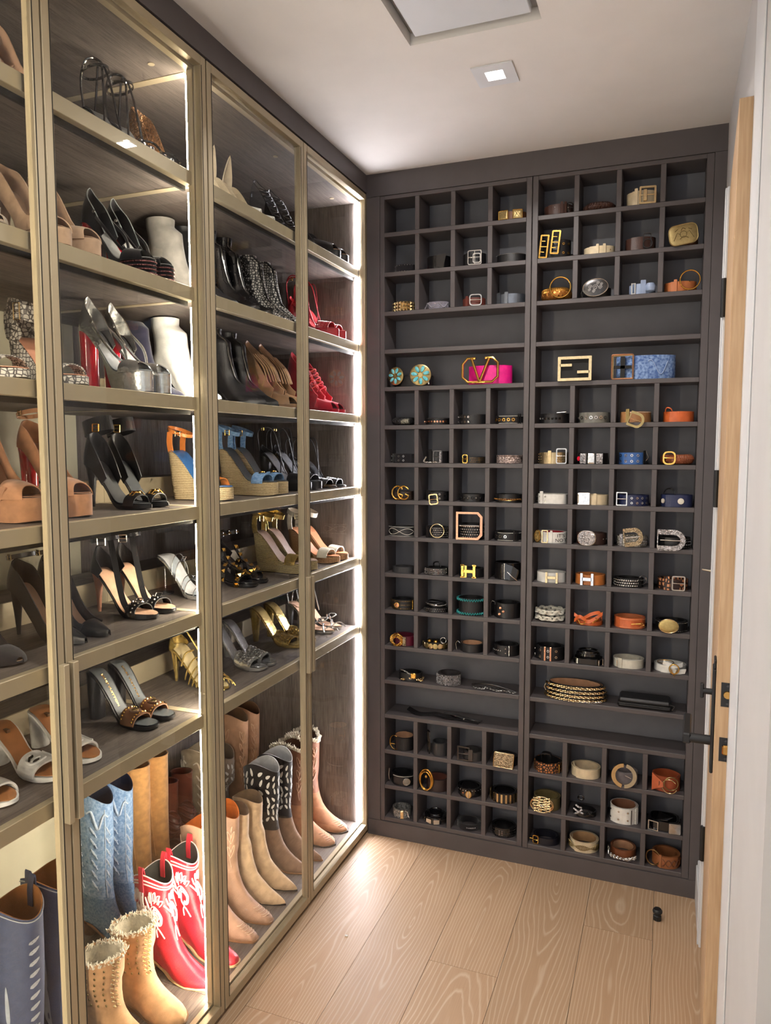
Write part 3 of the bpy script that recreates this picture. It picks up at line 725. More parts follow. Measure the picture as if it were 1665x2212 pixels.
class Boot:
    """closed boot built from level rings; x heel to toe"""
    def __init__(s, R, sg, L=.27, hl=.04, H=.30, toe='point', sw=.050, sx=(.0, .135), ank=.105, W=1.0, top=(.0, .0), slim=.045):
        s.R, s.sg, s.L, s.hl, s.H, s.toe, s.sw, s.sx, s.ank, s.W, s.top, s.slim = R, sg, L, hl, H, toe, sw, sx, ank, W * CUR[1], top, slim * CUR[1]
        s.sw *= CUR[1]; s.n = 40; s.a = np.arange(s.n) * 2 * PI / s.n
    def ring(s, z, a=None, grow=0.0, top=False):
        a = s.a if a is None else np.asarray(a, float); L, H = s.L, s.H
        k = s.ank / .105
        xf = np.interp(z, [0, .012, .022, .034, .048, .064*k, .084*k, .105*k, .135*k, max(H*.6, .16*k), max(H, .2*k)],
                       [L, .99*L, .93*L, .80*L, .68*L, .585*L, .53*L, .50*L, .485*L, s.sx[1], s.sx[1] + .004])
        xb = np.interp(z, [0, .02, .05, .085*k, .12*k, max(H, .2*k)], [.006, .0, .002, .012, .010, s.sx[0]])
        hwid = np.interp(z, [0, .012, .03, .05, .08*k, .12*k, max(H*.7, .15*k), max(H, .2*k)], [.039*s.W, .041*s.W, .038*s.W, .035*s.W, .034*s.W, s.slim*.86, s.sw, s.sw])
        u = (1 - np.cos(a)) / 2; f = float(sm(z / .075))
        if s.toe == 'point': prof = np.interp(u, [0, .03, .12, .3, .45, .62, .72, .85, .95, 1], [0, .42, .72, .72, .70, .92, 1.0, .66, .26, .0])
        elif s.toe == 'snip': prof = np.interp(u, [0, .03, .12, .3, .45, .62, .72, .85, .95, .99, 1], [0, .42, .72, .72, .72, .94, 1.0, .78, .50, .36, .0])
        else: prof = np.interp(u, [0, .03, .12, .3, .45, .62, .75, .88, .96, 1], [0, .42, .74, .76, .78, .96, 1.0, .84, .52, .0])
        y = (prof * (1 - f) + np.abs(np.sin(a)) * f) * np.sign(np.sin(a)) * (hwid + grow)
        x = xb - grow + (xf - xb + 2*grow) * u
        g = 1 - sm((x / L - .25) / .37); g = g + (1 - g) * float(sm((z - .02) / .10))
        zz = z + s.hl * g + .004 * np.clip((x / L - .85) / .15, 0, 1) ** 2
        if H > .16:
            ft = np.clip((z - (H - .08)) / .08, 0, 1)
            zz = zz + ft * (s.top[0] * np.cos(2 * a) * -1 + s.top[1] * np.cos(a) * -1)
        return np.stack([x, y + -s.sg * .004 * (np.clip(x / L, 0, 1)) ** 2, zz], -1)
    def body(s, z0, z1, n, name, m, grow=0.0, parent=None, cap0=True, th=None):
        Z = np.linspace(z0, z1, n)
        if z0 < .03: Z = np.unique(np.concatenate([np.linspace(z0, .03, 7), np.linspace(.03, z1, n)]))
        g = G().rings([s.ring(z, grow=grow) for z in Z], cap0=cap0 and z0 < .001, cap1=False)
        return s.put(g, name, m, parent)
    def put(s, g, name, m, parent=None, smooth=50, kind=None):
        o = g.obj(name, m, parent or s.R, smooth)
        if kind: o['kind'] = kind
        return o
    def lining(s, m, depth=.10, th=.003):
        zs = np.linspace(s.H, s.H - depth, 6)
        R = [s.ring(s.H)] + [s.ring(z, grow=-th) for z in zs]
        o = s.put(G().rings(R, cap0=False, cap1=True), 'lining', m); return o
    def sole(s, m, th=.005, grow=.0025):
        r0 = s.ring(0, grow=grow); r1 = r0.copy(); r1[:, 2] -= th * 0; low = r0.copy(); low[:, 2] = np.maximum(0, low[:, 2] - th)
        up = r0.copy(); up[:, 2] += .002
        return s.put(G().rings([low, r0, up], cap0=True, cap1=True), 'sole', m)
    def heel(s, m, back=.008, w=.028, l=.062):
        a = s.a; R = []
        for t in (0, .5, 1):
            x = (.004 + back * t) + (l - back * t * .8) * (1 - np.cos(a)) / 2
            y = (w - .004 * t) * np.sign(np.sin(a)) * np.abs(np.sin(a)) ** .6
            R.append(np.stack([x, y, np.full(len(a), s.hl * (1 - t) * .99)], 1))
        return s.put(G().rings(R), 'heel', m)
    def sp(s, a, z, off=.0012):
        """point on the shaft surface, lifted by off"""
        if not hasattr(s, 'lut'):
            s.lz = np.unique(np.concatenate([np.linspace(0, .14, 40), np.linspace(.14, s.H, 50)])); s.la = np.linspace(0, 2*PI, 121)
            s.lut = np.array([s.ring(z_, s.la) for z_ in s.lz]); s.lc = np.array([s.ring(z_).mean(0) for z_ in s.lz])
        a = np.mod(np.ravel(np.asarray(a, float)), 2*PI); z = np.clip(np.ravel(np.asarray(z, float)), 0, s.H)
        iz = np.clip(np.searchsorted(s.lz, z, 'right') - 1, 0, len(s.lz) - 2); fz = ((z - s.lz[iz]) / (s.lz[iz+1] - s.lz[iz]))[:, None]
        ia = np.clip((a / (2*PI) * 120).astype(int), 0, 119); fa = (a / (2*PI) * 120 - ia)[:, None]
        L_ = s.lut
        P = (L_[iz, ia]*(1-fa) + L_[iz, ia+1]*fa)*(1-fz) + (L_[iz+1, ia]*(1-fa) + L_[iz+1, ia+1]*fa)*fz
        c = s.lc[iz]*(1-fz) + s.lc[iz+1]*fz; d = P - c; d[:, 2] = 0
        return P + d / np.maximum(np.linalg.norm(d, axis=1, keepdims=True), 1e-6) * off
    def stitch(s, lines, m, r=.0011, name='stitching', parent=None):
        g = G()
        for ln in lines:
            q = spline(ln, 6 * max(1, len(ln) - 1)); g.tube(s.sp(q[:, 0], q[:, 1]), r, 5)
        return s.put(g, name, m, parent, kind='stuff')
    def patches(s, polys, m, name='inlay', parent=None, off=.001):
        g = G()
        for p in polys:
            p = np.asarray(p, float); V = s.sp(p[:, 0], p[:, 1], off); c = V.mean(0); k = len(V)
            W = s.sp(p[:, 0], p[:, 1], -.001)
            g.add(np.vstack([V, W, c[None] * 1.0]), [(i, (i+1) % k, 2*k) for i in range(k)] + [(i, (i+1) % k, k + (i+1) % k, k + i) for i in range(k)])
        return s.put(g, name, m, parent, kind='stuff')
    def pull(s, m, sides=(PI/2, -PI/2), w=.016, up=.022, dn=.04):
        for a in sides:
            o = s.sp([a], [s.H - dn], .002)[0]; t = s.sp([a], [s.H], .001)[0] + (0, 0, up); i = s.sp([a], [s.H - dn], -.008)[0]
            s.put(G().ribbon(spline([o, s.sp([a], [s.H - .005], .003)[0], t, s.sp([a], [s.H - .005], -.007)[0], i], 24), (w, 0, 0), .0025), 'pull_strap', m)
    def topline(s, m, r=.0018):
        P = s.ring(s.H); s.put(G().tube(P, r, 6, closed=True), 'top_piping', m)
def leaf(a, z, la, lz, rot=0.0, n=8):
    t = np.linspace(0, 2*PI, n, endpoint=False); u = np.cos(t); v = np.sin(t) * .42 * (1 - .35 * u)
    c, s_ = math.cos(rot), math.sin(rot)
    return [(a + la * (uu * c - vv * s_), z + lz * (uu * s_ + vv * c)) for uu, vv in zip(u, v)]
# ================================================================ SHOES: the collection
NUDE = suede((196, 164, 136)); TANS = suede((196, 142, 104)); CRML = leather((222, 206, 178)); TANL = leather((190, 138, 98))
RED = patent((206, 20, 40)); REDL = leather((178, 28, 42)); REDS = suede((176, 34, 52)); WHITE = leather((240, 238, 232))
SILV = foil((206, 206, 204), .22); GOLDF = foil((214, 184, 110), .25); PEACH = leather((226, 160, 128)); INB = leather((66, 68, 70), .3)
DENIM = mat('denim', (92, 132, 176), .85, var=.3, nscale=160, bump=.4, bscale=500, c2=(136, 168, 204))
DENIML = mat('washed_denim', (120, 158, 204), .85, nscale=120, bump=.4, bscale=500, c2=(172, 200, 230))
GLIT = crystal_mat('bronze_glitter', (150, 108, 70), .3); GLITP = crystal_mat('rose_glitter', (170, 110, 110), .35)
SNAKE = cells_mat('snake_print', (226, 220, 208), (84, 78, 74), 110, .45, .07)
CLEAR = glass_mat('clear_vinyl', (.93, .95, .97, 1), 1.45, .08)
NET = cells_mat('white_net', (206, 202, 196), (22, 21, 23), 120, .5, .12)
STRIPE = weave_mat('striped_wedge', (196, 176, 128), (92, 74, 52), 75)

def s_strappy(m, ins, h=.10, n=5, loops=True, heelm=None, toe='almond', bow=False, L=.205, up=.0):
    def f(R, sg):
        S = Shoe(R, sg, L, h, .003, toe); S.sole(m); S.insole(ins); S.heel('stiletto', heelm or m)
        za = S.zf(0) + .085 + up
        for k in range(n):
            t = .62 + .30 * k / max(1, n - 1); d = .035 * (1 if k % 2 else -1)
            P = S.grid(t, t, .030 - .012 * (t - .62) / .3, .03, n=2)[0]; P[:, 0] += np.linspace(-d, d, len(P)) * .6
            S.put(G().tube(P, .0026, 7), 'toe_strap', m)
        if loops:
            for k in (0, 1):
                S.strap('heel_loop', m, [(.02*k, S.cl(.1) + (.026 - .05*k), S.zf(.1)), (.012, (.022 - .046*k), za - .03), (.03, (.012 - .03*k), za + .012), (.062, (-.006 + .01*k), za - .01), (.085, (-.024 + .05*k), S.zf(.4) + .012)], .0028)
        S.ring('ankle_strap', m, .035, za - .012, .036, .029, .006)
        S.buckle((.035, -.031, za - .012), SILVER, .010, .010, nrm=(0, -1, 0))
        S.strap('strap_end', m, [(.05, -.031, za - .012), (.07, -.036, za - .018), (.092, -.034, za - .026)], .002)
        if bow:
            q = S.grid(.66, .66, .034, .034, n=2)[0][8]
            for a, b in ((-1, 1), (1, 1)):
                S.strap('bow_loop', m, [q, q + (.01, a*.012, .014), q + (.028, a*.022, .010), q + (.018, a*.006, .0), q], .0026)
    return f
def s_pump(m, ins, h=.105, p=.0, toe='point', heelm=None, hk='stiletto', peep=0.0, vt=.70, hb=.055, low=.020, L=.205, plat=None, throat=.030, lab=None, sole=None, strap=False, letters=None):
    def f(R, sg):
        S = Shoe(R, sg, L, h, p, toe); S.sole(plat or sole or m, name='platform' if p > .01 else 'sole'); i = S.insole(ins); S.heel(hk, heelm or m, lab)
        S.band('vamp', m, vt, 1.0 - peep - .004, throat, .010 + .018 * (peep > 0), k0=-.012 if peep else .010, k1=-.012 if peep else 0, n=14, hp=1.4)
        S.counter('quarter', m, vt + .03, hb, low + .012, low, pw=1.4)
        if strap:
            za = S.zf(0) + .068; S.ring('ankle_strap', m, .034, za, .036, .030, .009, .2); S.buckle((.036, -.032, za), PGOLD, .010, .011, nrm=(0, -1, 0))
        if letters: S.letters(letters, .36, .011, WHITE, i)
    return f
def s_dorsay(m, ins, heelm, h=.105, p=.03, plat=None, strapm=None, toe='round', hk='block', L=.21, peep=.07, lab='glossy red heel', glit=None, edge=None):
    """open-waisted platform: heel cup, toe box, thin ankle strap"""
    def f(R, sg):
        S = Shoe(R, sg, L, h, p, toe); S.sole(plat or m, name='platform'); S.insole(ins); S.heel(hk, heelm, lab)
        S.band('toe_box', m, .66, 1 - peep, .034, .026, k0=.004, k1=-.016, n=14)
        c = S.counter('heel_cup', m, .33, .078, .052, .006, pw=1.0, lean=.14)
        P = S.wallgrid(.33, .078, .052, .006, pw=1.0, lean=.14); S.put(G().tube(P[:, -1], .0013, 6), 'piping', edge or m, c)
        za = S.zf(0) + .070
        S.strap('ankle_strap', strapm or m, [(.060, -.024, S.zf(.3) + .036), (.092, -.030, S.zf(.45) + .050), (.118, -.012, S.zf(.55) + .030), (.125, .010, S.zf(.6) + .02)], .0026, 1.6)
        S.strap('ankle_strap', strapm or m, [(.060, .024, S.zf(.3) + .036), (.100, .026, S.zf(.45) + .040), (.125, .012, S.zf(.6) + .024), (.135, -.010, S.zf(.65) + .022)], .0026, 1.6)
        S.put(G().lathe([(.0001, 0), (.0045, 0), (.004, .002), (.0001, .002)], 12, (.058, -.027, S.zf(.28) + .042), 'y'), 'button', SILVER)
        if glit:
            T = S.st(40); g = G()
            for zl in np.linspace(.004, S.p, 4):
                w = np.maximum(S.hw(T) + .0022, .001); k = T > .5
                P = np.concatenate([np.stack([T*S.L, S.cl(T) + w, T*0 + zl], 1)[k], np.stack([T*S.L, S.cl(T) - w, T*0 + zl], 1)[k][::-1]])
                g.tube(P, .0018, 5)
            S.put(g, 'glitter_trim', glit, kind='stuff')
            w2 = G()
            for k in range(4): a = np.linspace(-1.4, 1.4, 14); w2.tube(np.stack([.10*S.L - .026*np.cos(a), .026*np.sin(a), a*0 + S.zf(.0) - .010 - .007*k], 1), .0018, 5)
            S.put(w2, 'heel_glitter', glit, kind='stuff')
    return f
def s_cuff(R, sg):
    """black sandal with closed heel, broad ankle cuff and gold medallions"""
    S = Shoe(R, sg, .205, .10, .004, 'almond'); S.sole(BLACK); S.insole(INB); S.heel('stiletto', BLACK)
    b = S.band('toe_band', BLACK, .72, .84, .030, .026, k1=.004); q = S.grid(.78, .78, .031, .031, n=2)[0]
    S.put(G().lathe([(.0001, 0), (.010, 0), (.009, .003), (.0001, .004)], 16, q[8] + (0, 0, .001)), 'medallion', GOLD, b)
    for d in (6, 10): S.buckle(q[d] + (0, 0, .002), GOLD, .012, .016, b, nrm=(0, .4*(8-d), 1))
    S.counter('heel_cup', BLACK, .36, .088, .060, .012, pw=.8, lean=.08)
    za = S.zf(0) + .088; c = S.ring('ankle_cuff', BLACK, .040, za, .040, .032, .034, .25, .003)
    S.buckle((.062, -.030, za - .004), GOLD, .014, .018, c, nrm=(.5, -1, .1), r=.0018)
def s_studsandal(R, sg):
    """black straps with silver eyelets, nude insole"""
    S = Shoe(R, sg, .205, .10, .003, 'round'); S.sole(BLACK); S.insole(leather((222, 178, 146), .25)); S.heel('stiletto', leather((212, 150, 120)))
    b = S.band('toe_band', BLACK, .66, .80, .032, .028); S.studs(S.grid(.67, .79, .032, .028, n=4, m=19, over=.0040), SILVER, .0045, 2, b, rows=range(2, 18, 2))
    q = S.grid(.73, .73, .034, .034, n=2)[0][8]; S.buckle(q + (0, 0, .002), SILVER, .016, .018, b, nrm=(.2, -.4, 1), r=.0016)
    za = S.zf(0) + .082; S.counter('heel_cup', BLACK, .20, .062, .046, .012, pw=.8)
    a = S.ring('ankle_strap', BLACK, .040, za, .040, .032, .018, .2); an = np.linspace(PI, 2*PI + .6, 14)
    g = G()
    for t in an:
        for dz in (-.004, .004): g.lathe([(.0001, 0), (.0022, 0), (.0001, .0012)], 8, (.040 + .0415*math.cos(t), .0335*math.sin(t), za + .2*.04*math.cos(t) + dz))
    S.put(g, 'studs', SILVER, a, kind='stuff')
    S.ribbon('instep_strap', BLACK, [(.148, -.030, S.zf(.7) + .006), (.120, -.026, S.zf(.58) + .040), (.086, -.018, za - .035), (.072, -.012, za - .004)], (.007, .012, .004))
    S.buckle((.060, -.031, za - .006), SILVER, .020, .018, a, nrm=(.5, -1, 0), r=.0015)
def s_mule(m, ins, strapfn, h=.07, hk='block', toe='square', L=.215, txt=None, txtm=None, logo=None):
    def f(R, sg):
        S = Shoe(R, sg, L, h, .004, toe); S.sole(m); i = S.insole(ins, inset=.0035); S.heel(hk, m); strapfn(S)
        if txt: S.letters(txt, .32, .0080, txtm, i)
        if logo: S.put(G().box(.030, .056, S.cl(.2) - .004, S.cl(.2) + .004, S.zf(.2) - .004, S.zf(.2) + .0028), 'maker_patch', logo, i)
    return f
def st_studband(S):
    b = S.band('strap', leather((132, 92, 66), .45), .60, .80, .034, .025, th=.003, k0=-.004, k1=.004)
    P = S.grid(.62, .78, .036, .028, n=8, m=25, over=.0045); S.studs(P[[0, 7]], GOLD, .0045, 1, b, rows=range(3, 22, 2), name='border_studs')
    q = S.grid(.70, .70, .033, .033, n=2, over=.004)[0]
    S.put(G().lathe([(.0001, 0), (.009, 0), (.0088, .0015), (.006, .003), (.0001, .0045)], 18, q[8]), 'turn_lock', PGOLD, b)
    poly = [(math.cos(a) * (.016 + .003*math.cos(2*a)), math.sin(a) * .013) for a in np.linspace(0, 2*PI, 16, endpoint=False)]
    S.put(G().prism(poly, .003, q[8] - (0, 0, .001), (1, 0, 0), (0, 1, 0), (0, 0, 1)), 'flap', leather((112, 82, 64)), b)
def st_embossed(m):
    def f(S):
        b = S.band('strap', m, .54, .82, .036, .025, th=.004, k0=-.004, k1=.004)
        P = S.grid(.57, .79, .0385, .0285, n=4, m=21, over=.0045); g = G()
        for i in range(4):
            for j in range(3 + i % 2, 19, 4):
                q = P[i, j]; a = np.linspace(0, 2*PI, 9); u = P[i, j+1] - P[i, j-1]; u = u/np.linalg.norm(u); v = np.array([1., 0, -.1])
                if (i + j) % 2: pts = [q + (u*math.cos(t) + v*math.sin(t)) * .0075 * (.7 + .3*math.cos(4*t)) for t in np.linspace(0, 2*PI, 17)]
                else: pts = [q + (u*math.cos(t) + v*math.sin(t)) * .0070 for t in (0, PI/2, PI, 1.5*PI, 2*PI)]
                g.tube(pts, .0013, 5)
                if not (i + j) % 2: g.tube([q - u*.003, q + u*.003], .0013, 5); g.tube([q - v*.003, q + v*.003], .0013, 5)
        S.put(g, 'embossed_flowers', m, b, kind='stuff')
    return f
def st_logo(S):
    """white band with raised interlocked letter outline"""
    b = S.band('strap', WHITE, .57, .80, .034, .026, th=.004, k0=-.002, k1=.004)
    P = S.grid(.59, .79, .0370, .0295, n=21, m=33, over=.004)
    def at(u, v): return P[int(np.clip(v, 0, 1) * 20), int(np.clip(u, 0, 1) * 32)]
    g = G()
    for cx, s_ in ((.34, 1), (.60, -1)):
        g.tube([at(cx + .15*math.cos(t), .5 + .40*math.sin(t)) for t in np.linspace(PI*.5, PI*1.5, 14)][::s_] if s_ == 1 else [at(cx + .15*math.cos(t), .5 + .40*math.sin(t)) for t in np.linspace(-PI*.55, PI*.75, 16)], .0028, 7)
    g.tube([at(.34, .1), at(.34, .9)], .0028, 7); g.tube([at(.52, .55), at(.60, .5), at(.66, .6)], .0022, 7)
    S.put(g, 'raised_emblem', WHITE, b)
    h = G()
    for pl in ([(.20, .2), (.27, .2), (.33, .32), (.35, .5), (.33, .68), (.27, .8), (.20, .8)], [(.56, .24), (.64, .24), (.71, .36), (.72, .46), (.66, .46), (.63, .38), (.57, .38)], [(.55, .66), (.62, .60), (.68, .62), (.66, .76), (.57, .78)]):
        V = np.array([at(u, v) for u, v in pl]) + (0, 0, .0011); k = len(V); c = V.mean(0)
        h.add(np.vstack([V, V - (0, 0, .0016), c[None]]), [(q_, (q_+1) % k, 2*k) for q_ in range(k)] + [(q_, (q_+1) % k, k + (q_+1) % k, k + q_) for q_ in range(k)])
    S.put(h, 'cut_out_shade', DBLACK, b)  # dark patches on the strap paint in the shade of its openings
def s_wedge(m, ins, wm, h=.10, p=.03, toe='round', band=(.66, .84), ankle=True, L=.215, orn=None, cup=False, ankw=.012, tall=.09, insl=None):
    def f(R, sg):
        S = Shoe(R, sg, L, h, p, toe); S.sole(wm, wedge=True, name='wedge'); S.insole(ins)
        b = S.band('toe_band', m, band[0], band[1], .034, .029, th=.003, k1=.003)
        if orn:
            q = S.grid(sum(band)/2, sum(band)/2, .036, .036, n=2)[0]; S.put(G().lathe([(.0001, 0), (.008, 0), (.007, .003), (.0001, .0035)], 12, q[8]).lathe([(.0001, 0), (.005, 0), (.0001, .003)], 10, q[6]).lathe([(.0001, 0), (.005, 0), (.0001, .003)], 10, q[10]), 'ornament', orn, b)
        za = S.zf(0) + tall * .62
        if cup: S.counter('heel_cup', m, .22, .07, .05, .012, pw=.8)
        if ankle:
            a = S.ring('ankle_strap', m, .036, za, .038, .032, ankw, -.35); S.buckle((.052, -.030, za - .008), orn or PGOLD, .014, ankw + .004, a, nrm=(.3, -1, 0))
            for k in (-1, 1): S.ribbon('side_strap', m, [(.020, k*.024, S.zf(.10) - .004), (.018, k*.027, S.zf(.1) + .025), (.022, k*.028, za)], (.020, 0, 0))
    return f
def s_rock(R, sg):
    """black strappy sandal covered in gold pyramid studs"""
    S = Shoe(R, sg, .205, .06, .004, 'round'); S.sole(BLACKP); S.insole(leather((40, 38, 40), .2)); S.heel('block', BLACKP)
    def row(P, n, par): 
        idx = np.linspace(0, len(P) - 1, n).astype(int); g = G()
        for i in idx:
            q = P[i]; u = P[min(i+1, len(P)-1)] - P[max(i-1, 0)]; u = u / np.linalg.norm(u); nr = q - np.array([q[0] * .5 + .05, 0, q[2] - .02]); nr -= u * (nr @ u); nr /= np.linalg.norm(nr); w = np.cross(nr, u)
            q = q + nr*.0015; b = [q + (u*a + w*c) * .0062 for a, c in ((-1, -1), (1, -1), (1, 1), (-1, 1))]
            g.add([*b, q + nr * .0075], [(0, 1, 2, 3), (0, 1, 4), (1, 2, 4), (2, 3, 4), (3, 0, 4)])
        S.put(g, 'pyramid_studs', GOLD, par, 0, kind='stuff')
    b = S.band('toe_band', BLACKP, .70, .80, .030, .028); row(S.grid(.75, .75, .032, .032, n=2, over=.004)[0], 7, b)
    b = S.band('instep_band', BLACKP, .44, .52, .050, .046); row(S.grid(.48, .48, .050, .050, n=2, over=.004)[0], 7, b)
    T = [(.158, 0, S.zf(.75) + .031), (.130, 0, S.zf(.6) + .040), (.100, 0, S.zf(.48) + .051), (.078, 0, S.zf(.38) + .066)]
    t = S.ribbon('centre_strap', BLACKP, T, (0, .012, 0)); row(spline(T, 24) + (.004, 0, .002), 5, t)
    za = S.zf(0) + .078; a = S.ring('ankle_strap', BLACKP, .040, za, .040, .032, .012, .1); an = np.linspace(0, 2*PI, 40); row(np.stack([.04 + .041*np.cos(an), .033*np.sin(an), za + an*0], 1), 11, a)
    S.counter('heel_cup', BLACKP, .16, .06, .04, .012)
def s_clear(R, sg):
    S = Shoe(R, sg, .205, .10, .004, 'square'); S.sole(SILV); S.insole(leather((206, 208, 208), .25)); S.heel('flare', CLEAR)
    for t0, t1, h in ((.74, .84, .029), (.52, .58, .045), (.34, .40, .062)):
        b = S.band('clear_strap', CLEAR, t0, t1, h, h - .003); P = S.grid(t0, t1, h, h - .003, n=2)
        S.put(G().tube(P[0], .0012, 6).tube(P[1], .0012, 6), 'strap_piping', SILVER, b); S.buckle(P.mean(0)[5] + (0, -.002, .002), SILVER, .012, .014, b, nrm=(0, -1, .8))
    S.ring('ankle_strap', CLEAR, .036, S.zf(0) + .075, .038, .031, .012, .2)
def s_cage(R, sg):
    S = Shoe(R, sg, .205, .095, .003, 'almond'); S.sole(GOLDF); S.insole(leather((206, 186, 140), .3)); S.heel('stiletto', GOLDF)
    for k in range(6):
        t = .88 - .075 * k; P = S.grid(t, t, .024 + .010 * k, .03, n=2)[0]; Q = P.copy(); P[:, 0] += np.linspace(-.03, .03, len(P)); Q[:, 0] -= np.linspace(-.03, .03, len(P))
        S.put(G().tube(P, .0024, 6), 'cage_strap', GOLDF); S.put(G().tube(Q, .0024, 6), 'cage_strap', GOLDF)
    S.strap('centre_strap', GOLDF, [(S.L*.9, 0, S.zf(.9) + .022), (S.L*.7, 0, S.zf(.7) + .046), (S.L*.5, 0, S.zf(.5) + .076)], .003)
    za = S.zf(0) + .08; S.strap('ankle_tie', GOLDF, [(S.L*.5, 0, S.zf(.5) + .076), (.06, -.028, za), (.02, -.024, za + .006), (.0, 0, za), (.02, .026, za), (.06, .02, za)], .0026)
    S.strap('ankle_tie', GOLDF, [(.09, -.01, S.zf(.45) + .07), (.08, -.034, S.zf(.4) + .05), (.066, -.036, S.zf(.35) + .0)], .0028)
    S.counter('heel_cup', GOLDF, .14, .055, .04, .010)
def s_laceup(m, ins, h=.09, L=.21, boot=.12, m_lace=None, eye=SILVER, peep=.06, toe='round', wedge=None, hk='block', fringe=False):
    """peep-toe ankle bootie with open laced front"""
    def f(R, sg):
        S = Shoe(R, sg, L, h, .008, toe); S.sole(wedge or m, wedge=bool(wedge)); S.insole(ins)
        if not wedge: S.heel(hk, m)
        S.band('vamp', m, .58, 1 - peep, .045, .026, k1=-.014, n=14)
        P = S.wallgrid(.60, boot, boot * .95, .045, pw=1.2, lean=.02, back=.010); w = S.put(G().sheet(P, .003), 'shaft', m)
        g = G(); e = G(); n = P.shape[0]
        L_ = [P[int(n*.10 + i*1.2), -1] * .15 + P[int(n*.10 + i*1.2), int(1 + i % 6)] * .85 for i in range(0, 6)]
        pr = []
        for i in range(6):
            a = P[2 + i, 6 - 0 if i > 2 else 6]; b = P[n - 3 - i, 6]; pr.append((a, b))
        if fringe:
            for k in range(11):
                f_ = k / 10; tp = pr[5][0]*(1 - f_) + pr[5][1]*f_ + np.array([.016*math.sin(PI*f_), 0, .006]); bt = pr[0][0]*(1 - f_) + pr[0][1]*f_ + np.array([.030*math.sin(PI*f_), 0, -.002])
                g.tube(spline([tp, (tp + bt)/2 + (.010, 0, .004), bt], 10), .0026, 5)
            S.put(g, 'fringe', m, w, kind='stuff'); S.put(G().tube(P[:, -1], .0015, 6), 'top_piping', m, w); return
        for i in range(5):
            for a, b in ((pr[i][0], pr[i+1][1]), (pr[i][1], pr[i+1][0])):
                md = (a + b) / 2 + (.016, 0, .004); g.tube(spline([a, md, b], 12), .0017, 6)
            for q in pr[i]: e.lathe([(.0001, 0), (.0034, 0), (.0030, .0018), (.0001, .0018)], 10, q + (0, -.002 if q[1] < 0 else 0, -.006), 'y')
        S.put(g, 'lace', m_lace or m, w); S.put(e, 'eyelets', eye, w, kind='stuff')
        S.put(G().tube(P[:, -1], .0015, 6), 'top_piping', m_lace or m, w)
    return f
def s_clearheel(R, sg):
    S = Shoe(R, sg, .205, .10, .003, 'point'); S.sole(BLACK); S.insole(leather((206, 164, 132))); S.heel('stiletto', BLACK)
    P = S.wallgrid(.62, .105, .09, .03, pw=.8, lean=.0, back=.004, rows=9); w = S.put(G().sheet(P, .0014), 'clear_shaft', CLEAR)
    S.put(G().tube(P[:, -1], .0013, 6), 'edge_piping', BLACK, w)
    S.band('vamp', BLACK, .72, .996, .028, .010, k0=.01)
    n = P.shape[0]; g = G()
    for i in range(7):
        a, b = P[1 + i, 8], P[n - 2 - i, 8]; c = P[2 + i, 8]; d = P[n - 3 - i, 8]
        g.tube(spline([a, (a + d)/2 + (.012, 0, 0), d], 10), .0018, 6); g.tube(spline([b, (b + c)/2 + (.012, 0, 0), c], 10), .0018, 6)
    S.put(g, 'lace', BLACK, w)
def s_leafback(R, sg):
    """cream pump with a tall leaf-shaped heel flap"""
    S = Shoe(R, sg, .205, .10, .003, 'point'); S.sole(CRML); S.insole(CRML); S.heel('stiletto', CRML)
    S.band('vamp', WHITE, .70, .996, .030, .010, k0=.01); S.counter('quarter', CRML, .72, .04, .03, .018)
    g = G(); za = S.zf(0); t = np.linspace(0, 1, 14); w = .056 * np.sin(PI * np.clip(t * .94 + .06, 0, 1)) ** .75 * (1 - .45 * t)
    c = np.stack([.006 + .030*t**2, .006*t, za - .03 + .150*t], 1)
    g.sheet(np.stack([c + np.stack([.30*w, -w*.5, 0*t], 1), c + np.stack([.06*w, -w*.2, 0*t], 1), c + np.stack([.06*w, w*.2, 0*t], 1), c + np.stack([.30*w, w*.5, 0*t], 1)], 1), .003)
    S.put(g, 'leaf_flap', CRML)
def s_thin(m, ins, bandm=None, h=.10, plat=.0, stud=False, L=.205, gold=False, loops=1):
    """sandal with one broad toe band and thin ankle loops"""
    def f(R, sg):
        S = Shoe(R, sg, L, h, plat, 'round'); S.sole(m, name='platform' if plat > .01 else 'sole'); S.insole(ins); S.heel('stiletto' if plat < .01 else 'block', m)
        b = S.band('toe_band', bandm or m, .62, .86, .036, .028, k1=.004)
        if stud: S.studs(S.grid(.63, .85, .036, .028, n=7, m=27, over=.0045), SILVER, .003, 1, b, rows=range(2, 25, 2))
        za = S.zf(0) + .088
        for k in range(loops):
            S.strap('ankle_loop', m, [(.008, -.020, S.zf(.05)), (.004, -.026, za - .02), (.030, -.030, za + .008*k), (.066, -.014, za - .016), (.086, .004, S.zf(.42) + .03), (.096, .022, S.zf(.5) + .006)], .0022)
            S.strap('ankle_loop', m, [(.008, .020, S.zf(.05)), (.004, .026, za - .02), (.030, .030, za), (.066, .014, za - .016), (.086, -.004, S.zf(.42) + .03), (.096, -.022, S.zf(.5) + .006)], .0022)
        S.buckle((.03, -.031, za - .004), GOLD if gold else SILVER, .009, .010, nrm=(0, -1, 0))
        S.counter('heel_cup', m, .12, .03, .02, .006)
    return f
